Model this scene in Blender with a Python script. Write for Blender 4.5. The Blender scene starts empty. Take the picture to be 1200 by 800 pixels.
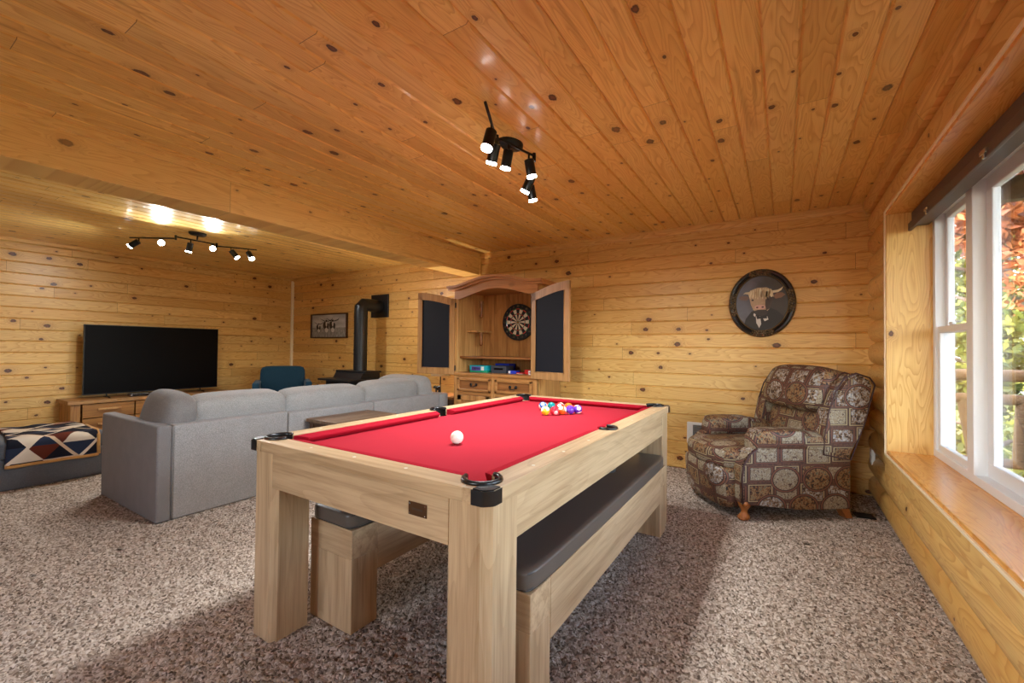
import bpy, bmesh, math, random
import numpy as np
from mathutils import Vector, Matrix
random.seed(7)
R = math.radians
PI = math.pi
scene = bpy.context.scene
COL = scene.collection

# ------------------------------------------------------------------ dimensions (metres)
XR, YB, ZC, XL, YF = 0.589, 4.545, 2.39, -7.575, -3.2     # right wall, back wall, ceiling, left wall, wall behind the viewer
BW = ZC / 18.0                                           # pine board width

def lin(c):
    c = c / 255.0
    return c / 12.92 if c <= 0.04045 else ((c + 0.055) / 1.055) ** 2.4
def rgb(r, g, b): return (lin(r), lin(g), lin(b), 1.0)

# ------------------------------------------------------------------ node helpers
class NT:
    def __init__(s, tree): s.t = tree; s.n = tree.nodes; s.l = tree.links
    def new(s, typ, **kw):
        n = s.n.new(typ)
        for k, v in kw.items(): setattr(n, k, v)
        return n
    def put(s, sock, v):
        if isinstance(v, bpy.types.NodeSocket): s.l.new(v, sock)
        elif v is not None: sock.default_value = v
    def m(s, op, a, b=None, c=None, clamp=False):
        n = s.new('ShaderNodeMath', operation=op); n.use_clamp = clamp
        s.put(n.inputs[0], a)
        if b is not None: s.put(n.inputs[1], b)
        if c is not None: s.put(n.inputs[2], c)
        return n.outputs[0]
    def vec(s, x, y, z):
        n = s.new('ShaderNodeCombineXYZ'); s.put(n.inputs[0], x); s.put(n.inputs[1], y); s.put(n.inputs[2], z); return n.outputs[0]
    def sep(s, v):
        n = s.new('ShaderNodeSeparateXYZ'); s.put(n.inputs[0], v); return n.outputs
    def white(s, v, dim='1D'):
        n = s.new('ShaderNodeTexWhiteNoise', noise_dimensions=dim)
        if dim == '1D': s.put(n.inputs['W'], v)
        else: s.put(n.inputs['Vector'], v)
        return n.outputs['Value'], n.outputs['Color']
    def noise(s, v, scale=1.0, detail=2.0, rough=0.5, dist=0.0):
        n = s.new('ShaderNodeTexNoise'); s.put(n.inputs['Vector'], v); s.put(n.inputs['Scale'], scale)
        s.put(n.inputs['Detail'], detail); s.put(n.inputs['Roughness'], rough); s.put(n.inputs['Distortion'], dist)
        return n.outputs['Fac']
    def voro(s, v, scale, feature='F1', out='Distance', rnd=1.0):
        n = s.new('ShaderNodeTexVoronoi', feature=feature); s.put(n.inputs['Vector'], v); s.put(n.inputs['Scale'], scale)
        n.inputs['Randomness'].default_value = rnd
        return n.outputs[out]
    def mix(s, f, a, b, mode='MIX'):
        n = s.new('ShaderNodeMix', data_type='RGBA', blend_type=mode); n.clamp_factor = True
        s.put(n.inputs[0], f); s.put(n.inputs[6], a); s.put(n.inputs[7], b); return n.outputs[2]
    def ramp(s, f, stops, interp='LINEAR'):
        n = s.new('ShaderNodeValToRGB'); n.color_ramp.interpolation = interp
        e = n.color_ramp.elements
        while len(e) < len(stops): e.new(0.5)
        for i, (p, c) in enumerate(stops): e[i].position = p; e[i].color = c
        s.put(n.inputs[0], f); return n.outputs[0]
    def smooth(s, x, a, b):
        n = s.new('ShaderNodeMapRange', interpolation_type='SMOOTHSTEP'); s.put(n.inputs[0], x)
        s.put(n.inputs[1], a); s.put(n.inputs[2], b); n.inputs[3].default_value = 0; n.inputs[4].default_value = 1
        return n.outputs[0]
    def hsv(s, col, h=0.5, sa=1.0, v=1.0):
        n = s.new('ShaderNodeHueSaturation'); s.put(n.inputs['Hue'], h); s.put(n.inputs['Saturation'], sa); s.put(n.inputs['Value'], v); s.put(n.inputs['Color'], col)
        return n.outputs[0]
    def bump(s, h, strength=0.3, dist=0.01):
        n = s.new('ShaderNodeBump'); n.inputs['Strength'].default_value = strength; n.inputs['Distance'].default_value = dist
        s.put(n.inputs['Height'], h); return n.outputs[0]

MATS = {}
def material(name):
    m = bpy.data.materials.new(name); m.use_nodes = True
    nt = NT(m.node_tree)
    b = m.node_tree.nodes['Principled BSDF']
    MATS[name] = m
    return m, nt, b
def obj_coord(nt, kind='Object'):
    return nt.new('ShaderNodeTexCoord').outputs[kind]

def plain(name, c, rough=0.5, metal=0.0, spec=0.5, noise=0.0, nscale=40.0, bump=0.0, coat=0.0, sheen=0.0):
    m, nt, b = material(name)
    b.inputs['Roughness'].default_value = rough; b.inputs['Metallic'].default_value = metal
    b.inputs['Specular IOR Level'].default_value = spec; b.inputs['Coat Weight'].default_value = coat
    b.inputs['Sheen Weight'].default_value = sheen
    if noise or bump:
        co = obj_coord(nt); f = nt.noise(co, nscale, 3.0, 0.6)
        if noise:
            v = nt.m('MULTIPLY_ADD', f, 2 * noise, 1 - noise)
            nt.put(b.inputs['Base Color'], nt.hsv(c, 0.5, 1.0, v))
        else: b.inputs['Base Color'].default_value = c
        if bump: nt.put(b.inputs['Normal'], nt.bump(f, bump, 0.004))
    else: b.inputs['Base Color'].default_value = c
    return m

def pine_group():
    g = bpy.data.node_groups.new('PineBoards', 'ShaderNodeTree')
    for nm, d in (('U', 0), ('V', 0), ('BW', BW), ('LEN', 2.4), ('SEED', 0), ('KNOT', 0.5)):
        s = g.interface.new_socket(nm, in_out='INPUT', socket_type='NodeSocketFloat'); s.default_value = d
    g.interface.new_socket('Color', in_out='OUTPUT', socket_type='NodeSocketColor')
    g.interface.new_socket('Height', in_out='OUTPUT', socket_type='NodeSocketFloat')
    nt = NT(g); i = nt.new('NodeGroupInput'); o = nt.new('NodeGroupOutput')
    U, V, W, LEN, SEED, KN = i.outputs[:6]
    bv = nt.m('DIVIDE', V, W); row = nt.m('FLOOR', bv); fv = nt.m('SUBTRACT', nt.m('FRACT', bv), 0.5)
    vm = nt.m('MULTIPLY', fv, W)
    rs = nt.m('ADD', row, SEED)
    h1, _ = nt.white(rs)
    uo = nt.m('ADD', nt.m('DIVIDE', U, LEN), nt.m('MULTIPLY', h1, 7.0)); seg = nt.m('FLOOR', uo)
    idv = nt.m('ADD', nt.m('MULTIPLY', rs, 17.31), nt.m('MULTIPLY', seg, 5.17))
    r0, rc = nt.white(idv); rx, ry, rz = nt.sep(rc)
    # knots: at most one for each cell along each board
    CL = 0.30
    ku = nt.m('ADD', nt.m('DIVIDE', U, CL), nt.m('MULTIPLY', h1, 13.0)); kc = nt.m('FLOOR', ku); kf = nt.m('FRACT', ku)
    kr, kcol = nt.white(nt.vec(rs, kc, 3.7), '3D'); kx, ky, kz = nt.sep(kcol)
    du = nt.m('MULTIPLY', nt.m('SUBTRACT', kf, nt.m('MULTIPLY_ADD', kx, 0.5, 0.25)), CL)
    dv = nt.m('SUBTRACT', vm, nt.m('MULTIPLY', nt.m('SUBTRACT', ky, 0.5), nt.m('MULTIPLY', W, 0.75)))
    wob = nt.noise(nt.vec(U, V, rs), 55.0, 2.0)
    size = nt.m('MULTIPLY_ADD', nt.m('POWER', kz, 2.2), 0.018, 0.006)
    dd = nt.m('SQRT', nt.m('ADD', nt.m('POWER', nt.m('MULTIPLY', du, 0.68), 2.0), nt.m('POWER', dv, 2.0)))
    dn = nt.m('ADD', nt.m('DIVIDE', dd, size), nt.m('MULTIPLY', nt.m('SUBTRACT', wob, 0.5), 0.9))
    pres = nt.m('LESS_THAN', kr, KN)
    knot = nt.m('MULTIPLY', nt.m('SUBTRACT', 1.0, nt.smooth(dn, 0.75, 1.1)), pres)
    halo = nt.m('MULTIPLY', nt.m('SUBTRACT', 1.0, nt.smooth(dn, 0.9, 3.4)), pres)
    # grain: contour lines of stretched noise give cathedral figures
    gu = nt.m('ADD', nt.m('MULTIPLY', U, 1.5), nt.m('MULTIPLY', rx, 60.0))
    gn = nt.noise(nt.vec(gu, nt.m('MULTIPLY', vm, 11.0), nt.m('MULTIPLY', r0, 40.0)), 1.0, 1.5, 0.45, 0.4)
    gn = nt.m('ADD', gn, nt.m('MULTIPLY', halo, 0.16))
    ct = nt.m('FRACT', nt.m('MULTIPLY', gn, 15.0))
    line = nt.m('POWER', ct, 2.4)
    line = nt.m('MULTIPLY', line, nt.m('SUBTRACT', 1.0, nt.smooth(ct, 0.9, 1.0)))
    fine = nt.noise(nt.vec(nt.m('MULTIPLY', U, 5.0), nt.m('MULTIPLY', V, 260.0), rs), 1.0, 2.0)
    light = nt.mix(ry, rgb(233, 194, 120), rgb(222, 175, 98))
    dark = rgb(192, 130, 58)
    c = nt.mix(nt.m('MULTIPLY', line, 0.72), light, dark)
    c = nt.mix(nt.m('MULTIPLY', nt.smooth(fine, 0.45, 0.8), 0.28), c, rgb(186, 128, 60))
    # a few heart-wood boards are redder, with streaks
    streak = nt.noise(nt.vec(nt.m('MULTIPLY', U, 1.1), nt.m('MULTIPLY', V, 22.0), nt.m('ADD', idv, 9.0)), 1.0, 2.0)
    hs = nt.m('MULTIPLY', nt.smooth(streak, 0.58, 0.74), nt.m('MULTIPLY_ADD', nt.smooth(rz, 0.55, 0.95), 0.55, 0.12))
    c = nt.mix(hs, c, rgb(168, 108, 42))
    c = nt.hsv(c, 0.5, 1.0, nt.m('MULTIPLY_ADD', rz, 0.16, 0.92))
    c = nt.mix(nt.m('MULTIPLY', halo, 0.28), c, rgb(160, 96, 44))
    kcolr = nt.mix(nt.smooth(dn, 0.2, 0.95), rgb(112, 62, 30), rgb(58, 30, 16))
    c = nt.mix(knot, c, kcolr)
    fu = nt.m('ABSOLUTE', nt.m('SUBTRACT', nt.m('FRACT', uo), 0.5))
    joint = nt.m('GREATER_THAN', nt.m('MULTIPLY', fu, LEN), nt.m('SUBTRACT', nt.m('MULTIPLY', LEN, 0.5), 0.0014))
    c = nt.mix(nt.m('MULTIPLY', joint, 0.75), c, rgb(96, 56, 26))
    h = nt.m('SUBTRACT', nt.m('SUBTRACT', nt.m('MULTIPLY', line, -0.12), nt.m('MULTIPLY', joint, 1.5)), nt.m('MULTIPLY', fine, 0.12))
    nt.put(o.inputs[0], c); nt.put(o.inputs[1], h)
    return g
PINE = pine_group()
def pine(name, ua, va, v0=0.0, bw=BW, length=2.4, seed=0.0, knot=0.42, rough=0.32, tint=None, coat=0.0, pale=None, gain=None):
    m, nt, b = material(name)
    s = nt.sep(obj_coord(nt)); ax = {'x': 0, 'y': 1, 'z': 2}
    g = nt.new('ShaderNodeGroup'); g.node_tree = PINE
    nt.put(g.inputs['U'], s[ax[ua]]); nt.put(g.inputs['V'], nt.m('SUBTRACT', s[ax[va]], v0))
    g.inputs['BW'].default_value = bw; g.inputs['LEN'].default_value = length
    g.inputs['SEED'].default_value = seed; g.inputs['KNOT'].default_value = knot
    c = g.outputs[0]
    if gain: c = nt.hsv(c, gain[0], 1.0, gain[1])
    if pale: c = nt.mix(pale[0], c, pale[1])
    if tint: c = nt.mix(1.0, c, tint, 'MULTIPLY')
    nt.put(b.inputs['Base Color'], c)
    nt.put(b.inputs['Normal'], nt.bump(g.outputs[1], 0.35, 0.0012))
    b.inputs['Roughness'].default_value = rough; b.inputs['Specular IOR Level'].default_value = 0.4
    b.inputs['Coat Weight'].default_value = coat; b.inputs['Coat Roughness'].default_value = 0.12
    return m

def oak(name, ua, base=(194, 165, 127), dark=(146, 115, 79), rough=0.42, scale=1.0, contrast=1.0, knots=0.0):
    m, nt, b = material(name)
    co = obj_coord(nt); s = list(nt.sep(co)); k = {'x': 0, 'y': 1, 'z': 2}[ua]
    a = [nt.m('MULTIPLY', s[i], (1.6 if i == k else 26.0) * scale) for i in range(3)]
    f = nt.noise(nt.vec(*a), 1.0, 4.0, 0.62, 0.3)
    a2 = [nt.m('MULTIPLY', s[i], (3.0 if i == k else 150.0) * scale) for i in range(3)]
    f2 = nt.noise(nt.vec(*a2), 1.0, 2.0, 0.5)
    a3 = [nt.m('MULTIPLY', s[i], (0.9 if i == k else 7.0) * scale) for i in range(3)]
    f3 = nt.m('FRACT', nt.m('MULTIPLY', nt.noise(nt.vec(*a3), 1.0, 1.0), 9.0))
    t = nt.m('ADD', nt.m('MULTIPLY', nt.smooth(f, 0.35, 0.7), 0.6 * contrast), nt.m('MULTIPLY', nt.smooth(f2, 0.5, 0.75), 0.28 * contrast))
    t = nt.m('ADD', t, nt.m('MULTIPLY', nt.m('POWER', f3, 3.0), 0.22 * contrast), clamp=True)
    c = nt.mix(t, rgb(*base), rgb(*dark))
    if knots:
        d = nt.voro(nt.vec(*[nt.m('MULTIPLY', s[i], 3.0 if i == k else 5.5) for i in range(3)]), 1.0)
        c = nt.mix(nt.m('MULTIPLY', nt.m('SUBTRACT', 1.0, nt.smooth(d, 0.07, 0.16)), knots), c, rgb(66, 38, 20))
    nt.put(b.inputs['Base Color'], c); nt.put(b.inputs['Normal'], nt.bump(f2, 0.12, 0.001))
    b.inputs['Roughness'].default_value = rough; b.inputs['Specular IOR Level'].default_value = 0.4
    return m

def fabric(name, c1, c2, scale=420.0, rough=0.9, bump=0.5, mott=0.0):
    m, nt, b = material(name); co = obj_coord(nt)
    f = nt.noise(co, scale, 2.0, 0.7); f2 = nt.noise(co, 9.0, 3.0, 0.6)
    t = nt.m('ADD', nt.smooth(f, 0.3, 0.7), nt.m('MULTIPLY', nt.m('SUBTRACT', f2, 0.5), mott), clamp=True)
    nt.put(b.inputs['Base Color'], nt.mix(t, c1, c2))
    nt.put(b.inputs['Normal'], nt.bump(nt.m('ADD', f, nt.m('MULTIPLY', f2, 1.5)), bump, 0.002))
    b.inputs['Roughness'].default_value = rough; b.inputs['Specular IOR Level'].default_value = 0.2
    b.inputs['Sheen Weight'].default_value = 0.15
    return m

def emit(name, c, strength):
    m, nt, b = material(name)
    b.inputs['Base Color'].default_value = (0.9, 0.9, 0.9, 1)
    b.inputs['Emission Color'].default_value = c; b.inputs['Emission Strength'].default_value = strength
    return m

# ------------------------------------------------------------------ geometry helpers
class MB:
    def __init__(s): s.bm = bmesh.new()
    def _add(s, geomverts, M=None):
        if M is not None: bmesh.ops.transform(s.bm, matrix=M, verts=geomverts)
    def box(s, x0, x1, y0, y1, z0, z1, bev=0.0, seg=2, M=None):
        r = bmesh.ops.create_cube(s.bm, size=1.0); v = r['verts']
        for q in v: q.co = Vector((x0 + (q.co.x + .5) * (x1 - x0), y0 + (q.co.y + .5) * (y1 - y0), z0 + (q.co.z + .5) * (z1 - z0)))
        if bev > 0:
            es = list({e for q in v for e in q.link_edges})
            rr = bmesh.ops.bevel(s.bm, geom=es, offset=bev, segments=seg, affect='EDGES', profile=0.5)
            v = list({q for f in rr['faces'] for q in f.verts} | {q for q in v if q.is_valid})
        s._add(v, M); return s
    def cyl(s, p0, p1, r0, r1=None, n=20, caps=True):
        p0 = Vector(p0); p1 = Vector(p1); d = p1 - p0; r1 = r0 if r1 is None else r1
        M = Matrix.Translation((p0 + p1) / 2) @ d.to_track_quat('Z', 'Y').to_matrix().to_4x4()
        bmesh.ops.create_cone(s.bm, cap_ends=caps, segments=n, radius1=r0, radius2=r1, depth=d.length, matrix=M); return s
    def ball(s, c, r, u=20, v=12, sc=(1, 1, 1), M=None):
        MM = Matrix.Translation(Vector(c)) @ Matrix.Diagonal((sc[0], sc[1], sc[2], 1))
        if M is not None: MM = M @ MM
        bmesh.ops.create_uvsphere(s.bm, u_segments=u, v_segments=v, radius=r, matrix=MM); return s
    def tube(s, pts, r, n=10, closed=False):
        pts = [Vector(p) for p in pts]; N = len(pts); rings = []
        rr = r if isinstance(r, (list, tuple)) else [r] * N
        up = None
        for i, p in enumerate(pts):
            a = pts[(i - 1) % N] if (i > 0 or closed) else p
            b = pts[(i + 1) % N] if (i < N - 1 or closed) else p
            t = (b - a).normalized()
            if up is None: up = Vector((0, 0, 1)) if abs(t.z) < 0.9 else Vector((1, 0, 0))
            x = up.cross(t)
            if x.length < 1e-4: x = Vector((0, 1, 0)).cross(t)
            x.normalize(); y = t.cross(x); up = y
            rings.append([s.bm.verts.new(p + (x * math.cos(2 * PI * k / n) + y * math.sin(2 * PI * k / n)) * rr[i]) for k in range(n)])
        M = N if closed else N - 1
        for i in range(M):
            A = rings[i]; B = rings[(i + 1) % N]
            for k in range(n): s.bm.faces.new((A[k], A[(k + 1) % n], B[(k + 1) % n], B[k]))
        if not closed: s.bm.faces.new(rings[0][::-1]); s.bm.faces.new(rings[-1])
        return s
    def prism(s, poly, axis, lo, hi, M=None):
        # poly in the two other axes, in order (axis x: y,z / axis y: x,z / axis z: x,y)
        def P(a, b, t): return {'x': (t, a, b), 'y': (a, t, b), 'z': (a, b, t)}[axis]
        A = [s.bm.verts.new(P(a, b, lo)) for a, b in poly]; B = [s.bm.verts.new(P(a, b, hi)) for a, b in poly]
        n = len(poly); s.bm.faces.new(A); s.bm.faces.new(B[::-1])
        for i in range(n): s.bm.faces.new((A[i], B[i], B[(i + 1) % n], A[(i + 1) % n]))
        s._add(A + B, M); return s
    def strip(s, top, bot, axis, lo, hi, M=None):
        # solid between two curves (same number of points) given in (horizontal, z), thickness along axis
        n = len(top)
        for i in range(n - 1):
            pass
        def P(a, b, t): return {'x': (t, a, b), 'y': (a, t, b)}[axis]
        L = [[s.bm.verts.new(P(a, b, t)) for a, b in c] for t in (lo, hi) for c in (top, bot)]
        tl, bl, th, bh = L
        for i in range(n - 1):
            s.bm.faces.new((tl[i], tl[i + 1], bl[i + 1], bl[i])); s.bm.faces.new((th[i], bh[i], bh[i + 1], th[i + 1]))
            s.bm.faces.new((tl[i], th[i], th[i + 1], tl[i + 1])); s.bm.faces.new((bl[i], bl[i + 1], bh[i + 1], bh[i]))
        for i in (0, n - 1): s.bm.faces.new((tl[i], bl[i], bh[i], th[i]))
        s._add(tl + bl + th + bh, M); return s
    def lathe(s, prof, c=(0, 0, 0), n=28, M=None):
        rings = []
        allv = []
        for r, z in prof:
            if r < 1e-6: ring = [s.bm.verts.new((c[0], c[1], c[2] + z))]
            else: ring = [s.bm.verts.new((c[0] + r * math.cos(2 * PI * k / n), c[1] + r * math.sin(2 * PI * k / n), c[2] + z)) for k in range(n)]
            rings.append(ring); allv += ring
        for A, B in zip(rings, rings[1:]):
            for k in range(n):
                a0 = A[k % len(A)]; a1 = A[(k + 1) % len(A)]; b0 = B[k % len(B)]; b1 = B[(k + 1) % len(B)]
                vs = []
                for q in (a0, a1, b1, b0):
                    if q not in vs: vs.append(q)
                if len(vs) >= 3: s.bm.faces.new(vs)
        s._add(allv, M); return s
    def cushion(s, cx, cy, cz, sx, sy, sz, k=6.0, n=7, bulge=0.0, M=None, warp=None):
        N = n + 1; key = {}; v = []
        def gv(i, j, l):
            if (i, j, l) not in key:
                q = s.bm.verts.new((2 * i / N - 1, 2 * j / N - 1, 2 * l / N - 1)); key[(i, j, l)] = q; v.append(q)
            return key[(i, j, l)]
        for i in range(N):
            for j in range(N):
                for e in (0, N):
                    s.bm.faces.new((gv(i, j, e), gv(i + 1, j, e), gv(i + 1, j + 1, e), gv(i, j + 1, e)))
                    s.bm.faces.new((gv(i, e, j), gv(i + 1, e, j), gv(i + 1, e, j + 1), gv(i, e, j + 1)))
                    s.bm.faces.new((gv(e, i, j), gv(e, i + 1, j), gv(e, i + 1, j + 1), gv(e, i, j + 1)))
        for q in v:
            x, y, z = q.co
            nm = (abs(x) ** k + abs(y) ** k + abs(z) ** k) ** (1.0 / k)
            p = q.co / nm
            if bulge: p = Vector((p.x * (1 + bulge * (1 - p.y ** 2) * (1 - p.z ** 2)), p.y * (1 + bulge * (1 - p.x ** 2) * (1 - p.z ** 2)), p.z * (1 + bulge * (1 - p.x ** 2) * (1 - p.y ** 2))))
            q.co = Vector((p.x * sx / 2, p.y * sy / 2, p.z * sz / 2))
            if warp: q.co = Vector(warp(q.co))
            q.co += Vector((cx, cy, cz))
        s._add(v, M); return s
    def xf(s, M): bmesh.ops.transform(s.bm, matrix=M, verts=s.bm.verts[:]); return s
    def build(s, name, mat, parent=None, smooth=False, uvbox=False, subsurf=0):
        bmesh.ops.recalc_face_normals(s.bm, faces=s.bm.faces[:])
        me = bpy.data.meshes.new(name); s.bm.to_mesh(me); s.bm.free()
        for m in (mat if isinstance(mat, (list, tuple)) else [mat]): me.materials.append(m)
        if smooth is not False:
            me.polygons.foreach_set('use_smooth', [True] * len(me.polygons))
            if smooth is not True: me.set_sharp_from_angle(angle=R(smooth))
        if uvbox:
            uv = me.uv_layers.new(name='UVMap')
            for p in me.polygons:
                n = p.normal; a = max(range(3), key=lambda i: abs(n[i]))
                for li in p.loop_indices:
                    c = me.vertices[me.loops[li].vertex_index].co
                    uv.data[li].uv = {0: (c.y, c.z), 1: (c.x + 0.37, c.z), 2: (c.x + .11, c.y + 0.23)}[a]
        o = bpy.data.objects.new(name, me); COL.objects.link(o)
        if parent is not None: o.parent = parent
        if subsurf:
            md = o.modifiers.new('s', 'SUBSURF'); md.levels = subsurf; md.render_levels = subsurf
        return o

def tag(o, label=None, cat=None, group=None, kind=None):
    if label: o['label'] = label
    if cat: o['category'] = cat
    if group: o['group'] = group
    if kind: o['kind'] = kind
    return o
def thing(name, label, cat, loc=(0, 0, 0), rz=0.0, group=None, kind=None):
    o = bpy.data.objects.new(name, None); COL.objects.link(o); o.empty_display_size = 0.1
    o.location = loc; o.rotation_euler = (0, 0, rz)
    return tag(o, label, cat, group, kind)
def structure(o, label=None):
    o['kind'] = 'structure'
    if label: o['label'] = label
    return o
def bool_cut(o, cutters):
    """cut closed meshes out of o and keep the evaluated result"""
    tmp = []
    for mb in cutters:
        c = mb.build('cutter', MATS['black_plastic']); c.matrix_world = o.matrix_world; c.parent = o.parent; tmp.append(c)
        md = o.modifiers.new('b', 'BOOLEAN'); md.operation = 'DIFFERENCE'; md.object = c; md.solver = 'EXACT'
    dg = bpy.context.evaluated_depsgraph_get(); dg.update()
    me = bpy.data.meshes.new_from_object(o.evaluated_get(dg)); old = o.data
    o.modifiers.clear(); o.data = me; bpy.data.meshes.remove(old)
    for c in tmp: bpy.data.objects.remove(c)
    return o
def text_mb(txt, size, depth=0.0):
    cu = bpy.data.curves.new('t', 'FONT'); cu.body = txt; cu.size = size; cu.align_x = 'CENTER'; cu.align_y = 'CENTER'; cu.extrude = depth
    o = bpy.data.objects.new('t', cu); COL.objects.link(o)
    dg = bpy.context.evaluated_depsgraph_get(); dg.update()
    me = bpy.data.meshes.new_from_object(o.evaluated_get(dg))
    bpy.data.objects.remove(o); bpy.data.curves.remove(cu)
    mb = MB(); mb.bm.from_mesh(me); bpy.data.meshes.remove(me); return mb
def ico(name, mat, pts): pass

# ------------------------------------------------------------------ materials
plain('black_plastic', rgb(20, 20, 22), 0.35)
plain('black_metal', rgb(16, 16, 18), 0.32, 0.3)
plain('stove_black', rgb(24, 26, 30), 0.38, 0.2)
plain('pocket_black', rgb(17, 17, 19), 0.28)
plain('pocket_lining', rgb(14, 14, 17), 0.7)
plain('white_vinyl', rgb(232, 235, 238), 0.3)
plain('white_plastic', rgb(230, 228, 222), 0.4)
plain('grey_grille', rgb(120, 120, 118), 0.5)
plain('cream_trim', rgb(246, 230, 196), 0.4)
plain('shade_brown', rgb(92, 78, 72), 0.5)
plain('tv_screen', rgb(8, 5, 5), 0.4, spec=.08)
plain('silver', rgb(170, 172, 176), 0.25, 0.9)
plain('bronze', rgb(84, 54, 26), 0.4, 0.5)
plain('chalkboard', rgb(20, 21, 30), 0.6, spec=.25, noise=0.06, nscale=6)
plain('pearl', rgb(240, 232, 212), 0.25)
plain('iron', rgb(44, 42, 44), 0.35, 0.7)
plain('leather', rgb(88, 78, 69), 0.34, spec=0.5, noise=0.05, nscale=9, bump=0.06)
plain('leather_seam', rgb(58, 51, 45), 0.5)
m_, nt_, b_ = material('lamp_shade_cloth'); b_.inputs['Base Color'].default_value = rgb(232, 222, 200); b_.inputs['Roughness'].default_value = .9
tr_ = nt_.new('ShaderNodeBsdfTranslucent'); tr_.inputs['Color'].default_value = rgb(240, 226, 196); mx_ = nt_.new('ShaderNodeMixShader'); mx_.inputs[0].default_value = .55
nt_.l.new(b_.outputs[0], mx_.inputs[1]); nt_.l.new(tr_.outputs[0], mx_.inputs[2]); nt_.l.new(mx_.outputs[0], nt_.n['Material Output'].inputs['Surface'])
plain('dark_walnut', rgb(66, 42, 24), 0.4, noise=0.15, nscale=14)
plain('welt', rgb(66, 40, 38), 0.6)
plain('claw_wood', rgb(150, 88, 38), 0.35, noise=0.18, nscale=30)
plain('cloth_red', rgb(160, 38, 50), 0.95, spec=0.06, noise=0.05, nscale=5)
plain('cushion_red', rgb(152, 22, 38), 0.9, spec=0.05)
plain('ivory_ball', rgb(238, 232, 214), 0.12, coat=0.5)
emit('bulb_glow', (1.0, 0.97, 0.92, 1), 26.0)
emit('lamp_glow', (1.0, 0.86, 0.62, 1), 10.0)
oak('oak_x', 'x'); oak('oak_y', 'y'); oak('oak_z', 'z')
oak('rustic_x', 'x', (192, 134, 74), (132, 80, 36), 0.4, 0.9, 1.1, 0.8)
oak('rustic_y', 'y', (192, 134, 74), (132, 80, 36), 0.4, 0.9, 1.1, 0.8)
oak('rustic_z', 'z', (198, 142, 82), (136, 84, 38), 0.4, 0.9, 1.1, 0.85)
oak('rustic_pale_z', 'z', (216, 168, 104), (160, 106, 54), 0.4, 0.8, 1.0, 0.9)
oak('rustic_dark_x', 'x', (156, 100, 52), (104, 60, 26), 0.4, 0.9, 1.0, 0.3)
oak('cornice_wood', 'x', (190, 130, 78), (146, 92, 50), 0.38, 0.9, 0.8, 0.3)
oak('door_wood', 'z', (186, 138, 86), (140, 94, 50), 0.4, 0.9, 0.9, 0.2)
oak('live_edge', 'y', (190, 142, 86), (110, 70, 36), 0.4, 0.7, 1.1, 0.6)
oak('stand_wood', 'y', (184, 130, 68), (122, 78, 36), 0.42, 0.7, 1.1, 0.6)
oak('stand_leg', 'z', (190, 138, 78), (116, 72, 34), 0.42, 0.7, 1.1, 0.4)
oak('dark_table', 'y', (134, 108, 84), (82, 58, 40), 0.45, 0.9, 1.1, 0.3)
oak('dark_table_side', 'z', (92, 62, 40), (58, 36, 22), 0.5, 0.9, 1.0)
oak('rail_wood', 'y', (104, 82, 58), (62, 46, 32), 0.8, 0.7, 1.0)
oak('post_wood', 'z', (96, 78, 58), (58, 44, 32), 0.8, 0.7, 1.0)
fabric('sofa_grey', rgb(122, 118, 114), rgb(170, 165, 160), 330.0, 0.95, 0.45, 0.35)
fabric('sofa_grey_shaded', rgb(100, 95, 92), rgb(140, 134, 130), 330.0, 0.95, 0.3, 0.5)  # same sofa fabric, darkened to hold the shade on the near arm
fabric('ottoman_grey', rgb(78, 80, 84), rgb(108, 108, 110), 330.0, 0.95, 0.3, 0.4)
fabric('teal_fabric', rgb(20, 46, 62), rgb(38, 70, 88), 300.0, 0.95, 0.3, 0.3)
pine('pine_back', 'x', 'z', bw=BW, length=2.3, seed=3.0, knot=0.42, rough=0.36)
pine('pine_left', 'y', 'z', bw=BW, length=1.9, seed=41.0, knot=0.42, rough=0.36)
pine('pine_front', 'x', 'z', bw=BW, length=2.2, seed=71.0, knot=0.36, rough=0.36)
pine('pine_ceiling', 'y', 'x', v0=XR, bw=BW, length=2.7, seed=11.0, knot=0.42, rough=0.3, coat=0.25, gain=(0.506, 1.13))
pine('pine_log', 'y', 'z', v0=0.0, bw=0.178, length=3.2, seed=23.0, knot=0.3, rough=0.36)
pine('pine_beam', 'y', 'z', v0=ZC - 0.055 - 0.3, bw=0.3, length=9.0, seed=5.0, knot=0.4, rough=0.4, pale=(0.25, rgb(246, 216, 146)), gain=(0.505, 1.12))  # base colour paled to carry the window light on the beam's face
pine('pine_jamb', 'z', 'x', v0=0.5, bw=0.5, length=60.0, seed=31.0, knot=0.3, rough=0.3)
pine('pine_sill', 'y', 'x', v0=0.5, bw=0.5, length=60.0, seed=33.0, knot=0.1, rough=0.26, tint=rgb(255, 232, 206))
pine('pine_apron', 'y', 'z', v0=0.36, bw=0.16, length=60.0, seed=39.0, knot=0.25, rough=0.34)
pine('pine_crown_x', 'x', 'z', v0=ZC - .4, bw=.4, length=3.3, seed=35.0, knot=0.15, rough=0.36)
pine('pine_crown_y', 'y', 'z', v0=ZC - .4, bw=.4, length=3.3, seed=37.0, knot=0.15, rough=0.36)

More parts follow.
